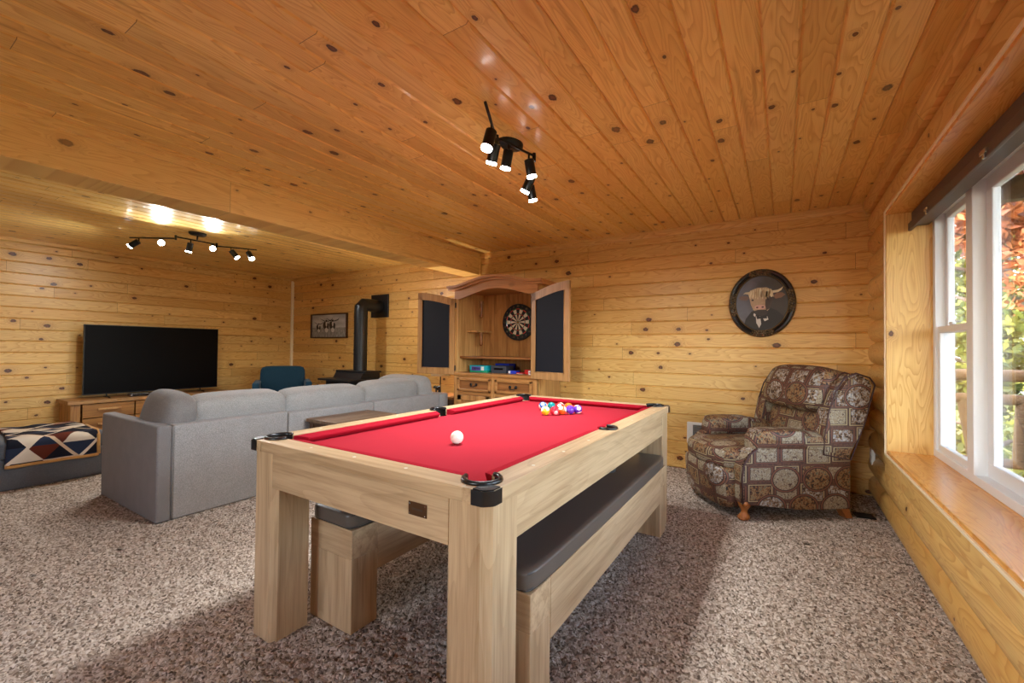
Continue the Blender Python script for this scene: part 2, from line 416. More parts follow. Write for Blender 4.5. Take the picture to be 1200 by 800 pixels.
def carpet_mat():
    m, nt, b = material('carpet'); co = obj_coord(nt)
    x, y, z = nt.sep(co)
    p = nt.vec(x, y, 0.0)
    warp = nt.new('ShaderNodeTexNoise'); nt.put(warp.inputs['Vector'], p); warp.inputs['Scale'].default_value = 60.0
    pw = nt.new('ShaderNodeVectorMath', operation='MULTIPLY_ADD'); nt.put(pw.inputs[0], warp.outputs['Color']); pw.inputs[1].default_value = (0.02, 0.02, 0); nt.put(pw.inputs[2], p)
    cell = nt.voro(pw.outputs[0], 130.0, 'F1', 'Color'); cr, cg, cb = nt.sep(cell)
    d = nt.voro(pw.outputs[0], 130.0, 'F1', 'Distance')
    fib = nt.noise(pw.outputs[0], 420.0, 2.0, 0.7)
    t = nt.m('ADD', nt.m('MULTIPLY', cr, 0.75), nt.m('MULTIPLY', fib, 0.35))
    col = nt.ramp(t, [(0.12, rgb(64, 52, 44)), (0.30, rgb(128, 112, 98)), (0.6, rgb(180, 164, 149)), (0.95, rgb(218, 206, 192))])
    big = nt.noise(p, 1.6, 2.0)
    col = nt.hsv(col, 0.5, 1.0, nt.m('MULTIPLY_ADD', big, 0.24, 0.88))
    nt.put(b.inputs['Base Color'], col)
    h = nt.m('SUBTRACT', nt.m('MULTIPLY', fib, 0.5), nt.m('MULTIPLY', d, 1.0))
    nt.put(b.inputs['Normal'], nt.bump(h, 0.5, 0.006))
    b.inputs['Roughness'].default_value = 1.0; b.inputs['Specular IOR Level'].default_value = 0.1
carpet_mat()

def recliner_mat():
    m, nt, b = material('patchwork_upholstery')
    uv = nt.new('ShaderNodeTexCoord').outputs['UV']; u, v, _ = nt.sep(uv)
    n1 = nt.noise(nt.vec(u, v, 0.3), 30.0, 3.0, 0.65, 0.8); n2 = nt.noise(nt.vec(v, u, 4.1), 85.0, 2.0, 0.6)
    def layer(SX, SY, seed, kind, prob):
        vr = nt.m('DIVIDE', v, SY); row = nt.m('FLOOR', vr); rr, _ = nt.white(nt.m('ADD', row, seed))
        ur = nt.m('ADD', nt.m('DIVIDE', u, SX), nt.m('MULTIPLY', rr, 3.0)); colm = nt.m('FLOOR', ur)
        r, rc = nt.white(nt.vec(row, colm, seed), '3D'); ra, rb, rd = nt.sep(rc)
        px = nt.m('SUBTRACT', nt.m('FRACT', ur), 0.5); py = nt.m('SUBTRACT', nt.m('FRACT', vr), 0.5)
        if kind == 'oval': d = nt.m('MULTIPLY', nt.m('SQRT', nt.m('ADD', nt.m('POWER', px, 2.0), nt.m('POWER', py, 2.0))), 2.03)
        else: d = nt.m('MULTIPLY', nt.m('MAXIMUM', nt.m('ABSOLUTE', px), nt.m('MULTIPLY', nt.m('ABSOLUTE', py), nt.m('MULTIPLY_ADD', rb, 0.3, 0.95))), 2.0)
        t = nt.m('ADD', nt.m('MULTIPLY', nt.m('SUBTRACT', nt.m('ADD', nt.m('MULTIPLY', n1, 0.5), nt.m('MULTIPLY', n2, 0.5)), 0.5), 1.5), 0.495)
        pA = nt.ramp(t, [(0.34, rgb(44, 36, 34)), (0.44, rgb(112, 76, 50)), (0.49, rgb(176, 142, 102)), (0.54, rgb(120, 128, 142)), (0.62, rgb(198, 190, 176))])
        pB = nt.ramp(t, [(0.34, rgb(40, 36, 32)), (0.44, rgb(104, 66, 44)), (0.50, rgb(148, 96, 58)), (0.56, rgb(164, 134, 94)), (0.64, rgb(92, 92, 76))])
        pC = nt.ramp(t, [(0.34, rgb(84, 50, 44)), (0.45, rgb(176, 158, 128)), (0.49, rgb(120, 92, 68)), (0.56, rgb(196, 184, 160)), (0.64, rgb(104, 82, 66))])
        pic = nt.mix(nt.m('GREATER_THAN', rd, 0.36), pA, pB); pic = nt.mix(nt.m('GREATER_THAN', rd, 0.72), pic, pC)
        rim = nt.mix(nt.m('GREATER_THAN', ra, 0.5), rgb(126, 78, 62), rgb(182, 160, 122))
        c = nt.mix(nt.m('LESS_THAN', d, 0.80), rim, pic)
        c = nt.mix(nt.m('LESS_THAN', nt.m('ABSOLUTE', nt.m('SUBTRACT', d, 0.80)), 0.03), c, rgb(60, 42, 38))
        c = nt.mix(nt.m('LESS_THAN', nt.m('ABSOLUTE', nt.m('SUBTRACT', d, 0.95)), 0.025), c, rgb(66, 42, 38))
        return c, nt.m('MULTIPLY', nt.m('LESS_THAN', d, 0.97), nt.m('LESS_THAN', r, prob))
    ground = nt.mix(nt.smooth(n2, 0.42, 0.6), rgb(110, 72, 58), rgb(84, 56, 46))
    c1, m1 = layer(0.19, 0.13, 1.3, 'rect', 0.97); c2, m2 = layer(0.235, 0.19, 7.7, 'oval', 0.42)
    c = nt.mix(m1, ground, c1); c = nt.mix(m2, c, c2)
    c = nt.hsv(c, 0.505, 1.0, 0.78)
    nt.put(b.inputs['Base Color'], c)
    f = nt.noise(obj_coord(nt), 350.0, 2.0); nt.put(b.inputs['Normal'], nt.bump(f, 0.25, 0.002))
    b.inputs['Roughness'].default_value = 0.55; b.inputs['Specular IOR Level'].default_value = 0.4
recliner_mat()

def blanket_mat():
    m, nt, b = material('blanket_geometric'); u, v, _ = nt.sep(nt.new('ShaderNodeTexCoord').outputs['UV'])
    a = nt.m('ADD', u, v); d = nt.m('SUBTRACT', u, v); S = 4.3
    fa = nt.m('FRACT', nt.m('MULTIPLY', a, S)); fd = nt.m('FRACT', nt.m('MULTIPLY', d, S))
    ca = nt.m('FLOOR', nt.m('MULTIPLY', a, S)); cd = nt.m('FLOOR', nt.m('MULTIPLY', d, S))
    up = nt.m('GREATER_THAN', nt.m('ADD', fa, fd), 1.0)
    r, rc = nt.white(nt.vec(ca, cd, nt.m('MULTIPLY', up, 0.5)), '3D')
    c = nt.ramp(r, [(0.0, rgb(24, 25, 36)), (0.40, rgb(40, 48, 68)), (0.56, rgb(214, 200, 180)), (0.80, rgb(96, 42, 28)), (0.9, rgb(24, 24, 34))], 'CONSTANT')
    ln = nt.m('LESS_THAN', nt.m('FRACT', nt.m('MULTIPLY', a, S * 0.5)), 0.07)
    c = nt.mix(ln, c, rgb(218, 204, 184))
    ln2 = nt.m('LESS_THAN', nt.m('FRACT', nt.m('MULTIPLY', d, S * 0.5)), 0.07)
    c = nt.mix(ln2, c, rgb(206, 180, 150))
    nt.put(b.inputs['Base Color'], c); nt.put(b.inputs['Normal'], nt.bump(nt.noise(obj_coord(nt), 300.0, 2.0), 0.3, 0.002))
    b.inputs['Roughness'].default_value = 0.9; b.inputs['Specular IOR Level'].default_value = 0.2
blanket_mat()
fabric('blanket_hem', rgb(176, 128, 70), rgb(204, 158, 96), 260.0)

def glass_mat():
    m, nt, b = material('window_glass')
    t = nt.new('ShaderNodeBsdfTransparent'); g = nt.new('ShaderNodeBsdfGlossy'); g.inputs['Roughness'].default_value = 0.02
    fr = nt.new('ShaderNodeFresnel'); fr.inputs['IOR'].default_value = 1.45
    mx = nt.new('ShaderNodeMixShader'); nt.put(mx.inputs[0], nt.m('MULTIPLY', fr.outputs[0], 0.45)); nt.l.new(t.outputs[0], mx.inputs[1]); nt.l.new(g.outputs[0], mx.inputs[2])
    nt.l.new(mx.outputs[0], nt.n['Material Output'].inputs['Surface'])
glass_mat()
def leaf_mat(name, a, bcol, c):
    m, nt, b = material(name)
    oi = nt.new('ShaderNodeNewGeometry').outputs['Random Per Island']
    nt.put(b.inputs['Base Color'], nt.ramp(oi, [(0.0, a), (0.5, bcol), (1.0, c)]))
    b.inputs['Roughness'].default_value = 0.6
    b.inputs['Transmission Weight'].default_value = 0.0
    tr = nt.new('ShaderNodeBsdfTranslucent'); nt.put(tr.inputs['Color'], nt.ramp(oi, [(0.0, a), (0.5, bcol), (1.0, c)]))
    mx = nt.new('ShaderNodeMixShader'); mx.inputs[0].default_value = 0.4
    nt.l.new(b.outputs[0], mx.inputs[1]); nt.l.new(tr.outputs[0], mx.inputs[2]); nt.l.new(mx.outputs[0], nt.n['Material Output'].inputs['Surface'])
leaf_mat('leaf_green', rgb(34, 48, 18), rgb(84, 98, 34), rgb(150, 150, 66))
leaf_mat('leaf_rust', rgb(86, 44, 24), rgb(150, 84, 46), rgb(190, 128, 80))
leaf_mat('leaf_dark', rgb(40, 52, 26), rgb(66, 82, 38), rgb(110, 122, 58))
plain('bark', rgb(70, 58, 50), 0.95, noise=0.4, nscale=12, bump=0.8)
plain('forest_ground', rgb(84, 78, 44), 1.0, noise=0.45, nscale=3)
M = MATS

# ------------------------------------------------------------------ room shell
def grooved(width_n, bw, depth=0.011, gw=0.009):
    """profile points (v, out) across n tongue-and-groove boards with V joints"""
    pts = []
    for i in range(width_n):
        a = i * bw
        pts += [(a, -depth), (a + gw, 0.0), (a + bw - gw, 0.0)]
    pts.append((width_n * bw, -depth)); return pts
def sheet(name, prof, along, u0, u1, place, mat):
    mb = MB(); rows = []
    for u in (u0, u1): rows.append([mb.bm.verts.new(place(u, v, o)) for v, o in prof])
    for k in range(len(prof) - 1): mb.bm.faces.new((rows[0][k], rows[0][k + 1], rows[1][k + 1], rows[1][k]))
    return mb, name, mat

# floor: looped carpet as a fine height field
def make_floor():
    rng = np.random.default_rng(3)
    def patch(x0, x1, y0, y1, st):
        nx = int((x1 - x0) / st); ny = int((y1 - y0) / st)
        xs = np.linspace(x0, x1, nx + 1); ys = np.linspace(y0, y1, ny + 1)
        X, Y = np.meshgrid(xs, ys)
        j = (rng.random((2,) + X.shape) - .5) * st * 0.8
        j[:, 0, :] = 0; j[:, -1, :] = 0; j[:, :, 0] = 0; j[:, :, -1] = 0
        Z = rng.random(X.shape) * 0.013 - 0.008
        V = np.stack([X + j[0], Y + j[1], Z], -1).reshape(-1, 3)
        i = np.arange(ny)[:, None] * (nx + 1) + np.arange(nx)[None]
        F = np.stack([i, i + 1, i + nx + 2, i + nx + 1], -1).reshape(-1, 4)
        return V, F
    Vs, Fs, off = [], [], 0
    xr = XR + 0.08
    for a in ((-3.2, xr, 0.2, 3.2, 0.0105), (-7.6, -3.2, 0.2, 3.2, 0.016), (-7.6, xr, 3.2, YB + 0.02, 0.016), (-7.6, xr, YF, 0.2, 0.03)):
        V, F = patch(*a); Vs.append(V); Fs.append(F + off); off += len(V)
    Vs.append(np.array([(-7.8, YF - .2, -.03), (xr + .1, YF - .2, -.03), (xr + .1, YB + .2, -.03), (-7.8, YB + .2, -.03)])); Fs.append(np.array([[0, 1, 2, 3]]) + off)   # unseen slab added to block sky light leaking through the pile seams
    V = np.concatenate(Vs); F = np.concatenate(Fs)
    me = bpy.data.meshes.new('floor'); me.vertices.add(len(V)); me.vertices.foreach_set('co', V.ravel().astype(np.float32))
    me.loops.add(F.size); me.loops.foreach_set('vertex_index', F.ravel().astype(np.int32))
    me.polygons.add(len(F)); me.polygons.foreach_set('loop_start', np.arange(0, F.size, 4, dtype=np.int32))
    me.update(calc_edges=True); me.polygons.foreach_set('use_smooth', [True] * len(F)); me.materials.append(M['carpet'])
    o = bpy.data.objects.new('floor', me); COL.objects.link(o); structure(o, 'shaggy brown and beige speckled carpet')
make_floor()

# ceiling
nb = int(math.ceil((XR + 0.1 - XL) / BW))
mb, n_, m_ = sheet('ceiling', [(XR + 0.05 - (v), o) for v, o in grooved(nb, BW)], 'y', YF, YB + 0.05, lambda u, v, o: (v, u, ZC - o), M['pine_ceiling'])
# keep board joints on the material's own board edges
mb.bm.free()
mb, n_, m_ = sheet('ceiling', [(XR - v, o) for v, o in grooved(nb, BW)], 'y', YF, YB + 0.05, lambda u, v, o: (v, u, ZC - o), M['pine_ceiling'])
mb.box(XL - .3, XR + .4, YF - .3, YB + .3, ZC + 0.02, ZC + 0.2)
mb.box(XR - 0.01, XR + 0.1, YF, YB + .05, ZC, ZC + .02)
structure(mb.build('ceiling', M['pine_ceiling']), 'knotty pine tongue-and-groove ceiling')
# back wall
mb, *_ = sheet('wall_back', grooved(18, BW), 'x', XL - .1, XR + .1, lambda u, v, o: (u, YB - o, v), M['pine_back'])
mb.box(XL - .3, XR + .4, YB + .02, YB + .2, -.2, ZC + .05)
structure(mb.build('wall_back', M['pine_back']), 'knotty pine board wall behind the stove, cabinet and recliner')
# left wall
mb, *_ = sheet('wall_left', grooved(18, BW), 'y', YF - .1, YB + .1, lambda u, v, o: (XL + o, u, v), M['pine_left'])
mb.box(XL - .2, XL - .02, YF - .3, YB + .2, -.2, ZC + .05)
structure(mb.build('wall_left', M['pine_left']), 'knotty pine board wall behind the television')
# wall behind the viewer, with an unseen window opening added to let in fill light
FILL_WIN = [(-2.4, -0.6, 1.0, 2.0)]
mb = MB(); fx0, fx1, fz0, fz1 = FILL_WIN[0]
mb.box(XL - .2, fx0, YF - .15, YF, -.2, ZC + .05); mb.box(fx1, XR + .3, YF - .15, YF, -.2, ZC + .05)
mb.box(fx0, fx1, YF - .15, YF, -.2, fz0); mb.box(fx0, fx1, YF - .15, YF, fz1, ZC + .05)
structure(mb.build('wall_front', M['pine_front']), 'pine board wall on the viewer side of the room')
# right wall: half-round log siding with the window opening
WY0, WY1, WZ0, WZ1 = 0.15, 3.722, 0.524, 2.075
LG = 0.178
def logs(mb, y0, y1, z0, z1):
    prof = []
    n = 8
    z = 0.0
    while z < ZC + .01:
        for k in range(n):
            t = -1 + 2 * k / n
            zz = z + LG * (t + 1) / 2
            prof.append((zz, 0.048 * (1 - t * t) ** 0.62))
        z += LG
    prof = [(zz, o) for zz, o in prof if z0 - 1e-6 <= zz <= z1 + 1e-6]
    if prof[0][0] > z0 + 1e-4: prof.insert(0, (z0, prof[0][1]))
    if prof[-1][0] < z1 - 1e-4: prof.append((z1, prof[-1][1]))
    rows = [[mb.bm.verts.new((XR + 0.045 - o, y, zz)) for zz, o in prof] for y in (y0, y1)]
    for k in range(len(prof) - 1): mb.bm.faces.new((rows[0][k], rows[1][k], rows[1][k + 1], rows[0][k + 1]))
mb = MB()
logs(mb, WY1, YB + .02, 0, ZC); logs(mb, WY0, WY1, 0, WZ0 - .01); logs(mb, WY0, WY1, WZ1 + .01, ZC); logs(mb, YF - .05, WY0, 0, ZC)
mb.box(XR + .06, XR + .27, WY1 + .02, YB + .2, -.2, ZC + .05); mb.box(XR + .06, XR + .27, YF - .2, WY0 - .02, -.2, ZC + .05)
mb.box(XR + .06, XR + .27, WY0 - .02, WY1 + .02, -.2, WZ0 - .035); mb.box(XR + .06, XR + .27, WY0 - .02, WY1 + .02, WZ1 + .03, ZC + .05)
structure(mb.build('wall_right', M['pine_log'], smooth=40), 'half-round log siding wall around the window')

# trims
mb = MB(); mb.prism([(YB - .024, ZC), (YB - .024, ZC - .035), (YB - .012, ZC - .06), (YB, ZC - .06), (YB, ZC)], 'x', -3.35, XR)
mb.prism([(YB - .024, ZC), (YB - .024, ZC - .035), (YB - .012, ZC - .06), (YB, ZC - .06), (YB, ZC)], 'x', XL, -3.62)
structure(mb.build('trim_1', M['pine_crown_x']), 'pine crown strip along the top of the back wall')
mb = MB(); mb.prism([(XR - .035, ZC), (XR - .035, ZC - .045), (XR - .01, ZC - .09), (XR + .05, ZC - .09), (XR + .05, ZC)], 'y', YF, YB - .01)
structure(mb.build('trim_2', M['pine_crown_y']), 'pine crown strip along the top of the window wall')
mb = MB(); mb.box(XL - .01, XL + .035, YB - .035, YB + .01, 0, ZC - .045, .004)
structure(mb.build('trim_3', M['cream_trim']), 'pale vertical trim in the far left corner')
mb = MB(); mb.prism([(XL, ZC), (XL, ZC - .05), (XL + .02, ZC - .035), (XL + .02, ZC)], 'y', YF, YB - .02)
structure(mb.build('trim_4', M['pine_crown_y']), 'pine strip along the top of the left wall')
# beam across the room
mb = MB(); mb.box(-3.62, -3.349, YF, YB - .005, 2.118, ZC + .0, .004); mb.box(-3.335 - .02, -3.335, YF, YB - .03, ZC - .05, ZC, .003)
mb.box(-3.352, -3.333, YB - .03, YB - .005, 2.118, ZC - .03, .003)
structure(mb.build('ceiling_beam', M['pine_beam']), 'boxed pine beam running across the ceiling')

# ------------------------------------------------------------------ window in the right wall
def make_window():
    wr = thing('window_1', 'wide window with white frame and pine jamb in the log wall', 'window', (0, 0, 0), kind='structure')
    XO = 0.82
    mb = MB(); mb.box(0.575, XO + .05, WY0, WY1, WZ0 - .03, WZ0 + .0, .003); mb.build('window_sill', M['pine_sill'], wr)
    mb = MB(); mb.box(0.575, XO + .05, WY0, WY1, WZ1, WZ1 + .028, .002)
    mb.build('head_jamb', M['pine_sill'], wr)
    for y0, y1 in ((WY1, WY1 + .02), (WY0 - .02, WY0)):
        mb = MB(); mb.box(0.575, XO + .05, y0, y1, WZ0 - .03, WZ1 + .028, .002); mb.build('side_jamb', M['pine_jamb'], wr)
    # cream edge trim facing the room
    mb = MB(); t = .014
    mb.box(.566, .585, WY0 - .025, WY1 + .025, WZ0 - .032, WZ0 - .032 + t, .003); mb.box(.566, .585, WY0 - .025, WY1 + .025, WZ1 + .016, WZ1 + .016 + t, .003)
    mb.box(.566, .585, WY1 + .011, WY1 + .025, WZ0 - .03, WZ1 + .028, .003); mb.box(.566, .585, WY0 - .025, WY0 - .011, WZ0 - .03, WZ1 + .028, .003)
    mb.build('window_trim', M['cream_trim'], wr)
    mb = MB(); mb.box(.572, .62, WY0 - .05, WY1 + .05, WZ0 - .15, WZ0 - .034, .004); mb.build('apron_board', M['pine_apron'], wr)
    # white vinyl frame
    X0, X1 = XO - .02, XO + .07
    fr = MB()
    fr.box(X0, X1, WY0, WY1, WZ0, WZ0 + .045, .004); fr.box(X0, X1, WY0, WY1, WZ1 - .045, WZ1, .004)
    for y in (WY1 - .045, WY0): fr.box(X0, X1, y, y + .045, WZ0 + .044, WZ1 - .044, .004)
    fr.build('window_frame', M['white_vinyl'], wr)
    cy = (WY0 + WY1) / 2; side = WY1 - 3.075
    for y in (WY1 - side, WY0 + side):
        mu = MB(); mu.box(X0 - .004, X1, y - .045, y + .045, WZ0 + .043, WZ1 - .043, .004); mu.build('mullion', M['white_vinyl'], wr)
    # big fixed light
    ya, yb = WY0 + side + .045, WY1 - side - .045
    def sash(y0, y1, z0, z1, x0, w=.05, pane=True):
        s = MB(); x1 = x0 + .032
        s.box(x0, x1, y0, y1, z0, z0 + w, .005); s.box(x0, x1, y0, y1, z1 - w, z1, .005)
        s.box(x0, x1, y0, y0 + w, z0 + w - .002, z1 - w + .002, .005); s.box(x0, x1, y1 - w, y1, z0 + w - .002, z1 - w + .002, .005)
        so = s.build('sash', M['white_vinyl'], wr)
        g = MB(); g.box(x0 + .014, x0 + .018, y0 + w - .005, y1 - w + .005, z0 + w - .005, z1 - w + .005); g.build('pane', M['window_glass'], so)
        return so
    z0, z1 = WZ0 + .043, WZ1 - .043
    sash(ya, yb, z0, z1, X0 + .045, .07)
    zm = 1.31
    for a, b in ((WY1 - side + .044, WY1 - .044), (WY0 + .044, WY0 + side - .044)):
        lo = sash(a, b, z0, zm + .02, X0 + .012, .04); sash(a, b, zm - .02, z1, X0 + .048, .04)
        k = MB(); k.box(X0 + .002, X0 + .02, (a + b) / 2 - .03, (a + b) / 2 + .03, zm + .02, zm + .035, .004); k.build('sash_lock', M['white_vinyl'], lo)
make_window()
sh = thing('window_shade', 'brown shade cassette across the top of the window', 'window shade', (0.0, 0, WZ1))
mb = MB(); mb.box(.70, .785, WY0 + .02, WY1 - .005, -.095, -.002, .006); mb.build('cassette', M['shade_brown'], sh)
mb = MB(); mb.box(.682, .70, WY0 + .02, WY1 - .012, -.125, -.075, .004); mb.build('bottom_rail', M['shade_brown'], sh)
for y in (3.27, 2.45, 1.4, .6):
    mb = MB(); mb.box(.672, .684, y - .03, y + .03, -.112, -.095, .002); mb.box(.674, .682, y - .012, y + .012, -.13, -.095, .002); mb.build('clip', M['silver'], sh)
def make_fill_window():
    x0, x1, z0, z1 = FILL_WIN[0]
    w2 = thing('fill_window', 'added unseen window letting in fill daylight on the viewer side', 'window', (0, 0, 0), kind='structure')
    f = MB(); y0, y1 = YF - .1, YF - .02
    f.box(x0, x1, y0, y1, z0, z0 + .06, .004); f.box(x0, x1, y0, y1, z1 - .06, z1, .004)
    for x in (x0, (x0 + x1) / 2 - .03, x1 - .06): f.box(x, x + .06, y0, y1, z0, z1, .004)
    f.build('window_frame', M['white_vinyl'], w2)
    for a, b in ((x0 + .05, (x0 + x1) / 2 - .02), ((x0 + x1) / 2 + .02, x1 - .05)):
        g = MB(); g.box(a, b, YF - .07, YF - .066, z0 + .05, z1 - .05); g.build('pane', M['window_glass'], w2)
make_fill_window()

# ------------------------------------------------------------------ pool table
TX0, TX1, TY0, TY1, TT = -1.865, -0.658, 0.943, 3.107, 0.7875
def make_pool_table():
    cx, cy = (TX0 + TX1) / 2, (TY0 + TY1) / 2
    t = thing('pool_table', 'light oak pool table with red cloth and black pockets', 'pool table', (cx, cy, 0))
    W, L = (TX1 - TX0) / 2, (TY1 - TY0) / 2
    RW = 0.088            # wooden rail width
    CW = 0.05             # cloth-covered cushion width
    ix, iy = W - RW, L - RW
    cut_pts = [(sx * (ix + .004), sy * (iy + .004), .056) for sx in (-1, 1) for sy in (-1, 1)] + [(sx * (ix + .020), 0, .050) for sx in (-1, 1)]
    def cutters(z0, z1, k=1.0):
        out = []
        for x, y, r in cut_pts:
            c = MB(); c.cyl((x, y, z0), (x, y, z1), r * k, n=28); out.append(c)
        return out
    TB = TT - 0.042
    # rails
    for s in (-1, 1):
        r = MB(); ch = .024; r.prism([(s * ix, -L), (s * (W - ch), -L), (s * W, -L + ch), (s * W, L - ch), (s * (W - ch), L), (s * ix, L)], 'z', TB, TT)
        bool_cut(r.build('side_rail', M['oak_y'], t), cutters(TB - .1, TT + .1))
        r = MB(); r.box(-ix + .0005, ix - .0005, s * L if s < 0 else iy, -iy if s < 0 else L, TB, TT, .004)
        bool_cut(r.build('end_rail', M['oak_x'], t), cutters(TB - .1, TT + .1))
    # cloth bed
    b = MB(); b.box(-ix + .001, ix - .001, -iy + .001, iy - .001, TT - .07, TT - .034)
    bool_cut(b.build('cloth_bed', M['cloth_red'], t), cutters(TB - .2, TT + .1))
    # cushions: six wedge-section strips, cut back at the pockets
    def cush(ax, sgn, a0, a1, edge):
        m = MB(); e = edge
        sec = [(e, TT - .002), (e - .012, TT - .002), (e - CW, TT - .010), (e - CW, TT - .016), (e - CW + .02, TT - .034), (e, TT - .034)]
        A = []
        for pos, d in ((a0, 1), (a1, -1)):
            A.append([(q, z, pos + d * (e - q) * (0.75 if abs(pos) > .15 else .35)) for q, z in sec])
        rings = []
        for ring in A:
            rings.append([m.bm.verts.new((sgn * q, p, z) if ax == 'x' else (p, sgn * q, z)) for q, z, p in ring])
        n = len(sec)
        for k in range(n): m.bm.faces.new((rings[0][k], rings[0][(k + 1) % n], rings[1][(k + 1) % n], rings[1][k]))
        m.bm.faces.new(rings[0]); m.bm.faces.new(rings[1][::-1])
        m.build('cushion', M['cushion_red'], t)
    for s in (-1, 1):
        cush('x', s, -iy + .05, -.05, ix); cush('x', s, .05, iy - .05, ix)
        cush('y', s, -ix + .05, ix - .05, iy)
    # pockets
    for x, y, r in cut_pts:
        corner = abs(y) > .1
        p = thing('pocket', None, None, (x, y, 0)); p.parent = t
        dirx, diry = (x / abs(x), y / abs(y)) if corner else (x / abs(x), 0)
        base = math.atan2(diry, dirx); span = R(128) if corner else R(108)
        m = MB(); arc = [(r * math.cos(base + a) * .97, r * math.sin(base + a) * .97, TT + .004) for a in np.linspace(-span, span, 26)]
        m.tube(arc, .0075, 10)
        rim = m.build('pocket_rim', M['pocket_black'], p, smooth=True)
        m = MB(); m.cyl((0, 0, TT - .20), (0, 0, TT - .037), r * .93, r * .985, n=28, caps=False)
        aa = list(np.linspace(-span, span, 24)); lo_, hi_ = [[m.bm.verts.new((r * .985 * math.cos(base + q), r * .985 * math.sin(base + q), z_)) for q in aa] for z_ in (TT - .05, TT - .001)]
        for k_ in range(23): m.bm.faces.new((lo_[k_], lo_[k_ + 1], hi_[k_ + 1], hi_[k_]))
        m.cyl((0, 0, TT - .202), (0, 0, TT - .19), r * .93, n=28)
        m.build('pocket_liner', M['pocket_lining'], p, smooth=50)
        if not corner:
            m = MB(); m.box(-.03, .03, -.02, .02, 0, .004); m.bm.free()
    # corner caps
    for sx in (-1, 1):
        for sy in (-1, 1):
            m = MB(); c = .058; o = .004
            poly = [(W + o, L - c), (W + o, L - .024), (W + o - .003, L - .017), (W - .017, L + o - .003), (W - .024, L + o), (W - c, L + o), (W - c, L - .03), (W - .03, L - c)]
            m.prism([(sx * a, sy * b_) for a, b_ in poly], 'z', TB + .0005, TT + .003)
            bmesh.ops.bevel(m.bm, geom=[e for e in m.bm.edges if all(v.co.z > TT for v in e.verts)], offset=.004, segments=2, affect='EDGES')
            m.build('corner_cap', M['pocket_black'], t, smooth=30)
    # aprons and legs
    AI, AZ = .014, .607
    for s in (-1, 1):
        m = MB(); m.box(*sorted((s * (W - AI), s * (W - AI - .03))), -L + .15, L - .15, AZ, TB, .002); m.build('side_apron', M['oak_y'], t)
        m = MB(); m.box(-W + .15, W - .15, *sorted((s * (L - AI), s * (L - AI - .03))), AZ, TB, .002); m.build('end_apron', M['oak_x'], t)
        for q in (-1, 1):
            m = MB(); a = .155; c = .022
            x1, y1 = W - AI + .002, L - AI + .002; x0, y0 = x1 - a, y1 - a
            poly = [(x1, y0 + .004), (x1, y1 - c * 1.2), (x1 - c * 1.2, y1), (x0 + c, y1), (x0, y1 - c), (x0, y0 + .004), (x0 + .004, y0), (x1 - .004, y0)]
            m.prism([(s * u, q * v) for u, v in poly], 'z', 0.0, TB - .0005); m.build('leg', M['oak_z'], t)
    # sights
    for s in (-1, 1):
        for y in (-.78, -.55, -.31, .31, .55, .78):
            m = MB(); m.cyl((s * (W - .035), y, TT - .001), (s * (W - .035), y, TT + .0008), .006, n=16); m.build('rail_sight', M['pearl'], t)
        for x in (-.25, 0, .25):
            m = MB(); m.cyl((x, s * (L - .046), TT - .001), (x, s * (L - .046), TT + .0008), .006, n=16); m.build('rail_sight', M['pearl'], t)
    # small bronze plate on the near apron
    m = MB(); px = .335; m.box(px - .037, px + .037, -L + AI - .003, -L + AI, .665, .705, .001); pl = m.build('name_plate', M['bronze'], t)
    for dx, dz in ((-.031, .034), (.031, .006), (-.031, .006), (.031, .034)):
        m = MB(); m.ball((px + dx, -L + AI - .003, .665 + dz), .0022, 8, 6); m.build('screw', M['silver'], pl, smooth=True)
    m = MB(); m.box(px - .022, px + .022, -L + AI - .0038, -L + AI - .003, .682, .688, .0005); m.build('emblem', M['dark_walnut'], pl)
    return t
make_pool_table()

# balls
BR = 0.0286
def ball_mat(name, c, stripe):
    m, nt, b = material(name); x, y, z = nt.sep(obj_coord(nt))
    c0 = c
    if stripe: c0 = nt.mix(nt.m('LESS_THAN', nt.m('ABSOLUTE', z), BR * .74), rgb(238, 232, 214), c)
    circ = nt.m('GREATER_THAN', nt.m('ABSOLUTE', x), BR * .89)
    c1 = nt.mix(circ, c0, rgb(240, 236, 222))
    nt.put(b.inputs['Base Color'], c1); b.inputs['Roughness'].default_value = .1; b.inputs['Coat Weight'].default_value = .5
    return m
def pool_ball(x, y, num, c, stripe, rot, label):
    t = tag(MB().ball((0, 0, 0), BR, 32, 20).build('pool_ball', ball_mat('ball_%d' % num, c, stripe), None, smooth=True), label, 'pool ball', 'numbered pool balls on the red cloth')
    spin = R(48) if stripe and rot[0] == 0 else 0.0
    t.location = (x, y, TT - .034 + BR); t.rotation_euler = (Matrix.Rotation(rot[2], 3, 'Z') @ Matrix.Rotation(rot[1], 3, 'Y') @ Matrix.Rotation(rot[0], 3, 'X') @ Matrix.Rotation(spin, 3, 'Z')).to_euler()
    for s in (1, -1):
        tx = text_mb(str(num), .013)
        bmesh.ops.subdivide_edges(tx.bm, edges=tx.bm.edges[:], cuts=1)
        for v in tx.bm.verts:
            d = Vector((s, s * v.co.x / BR, v.co.y / BR)); d.normalize(); v.co = d * (BR + .0002)
        tx.build('number', M['black_plastic'], t)
    return t
cue = tag(MB().ball((0, 0, 0), BR, 32, 20).build('cue_ball', M['ivory_ball'], None, smooth=True), 'plain white cue ball alone on the red cloth', 'cue ball')
cue.location = (-1.197, 1.468, TT - .034 + BR)
YEL, BLU, RED_, PUR, ORA, GRN = rgb(240, 196, 40), rgb(24, 88, 168), rgb(208, 40, 60), rgb(96, 48, 170), rgb(244, 104, 32), rgb(10, 120, 120)
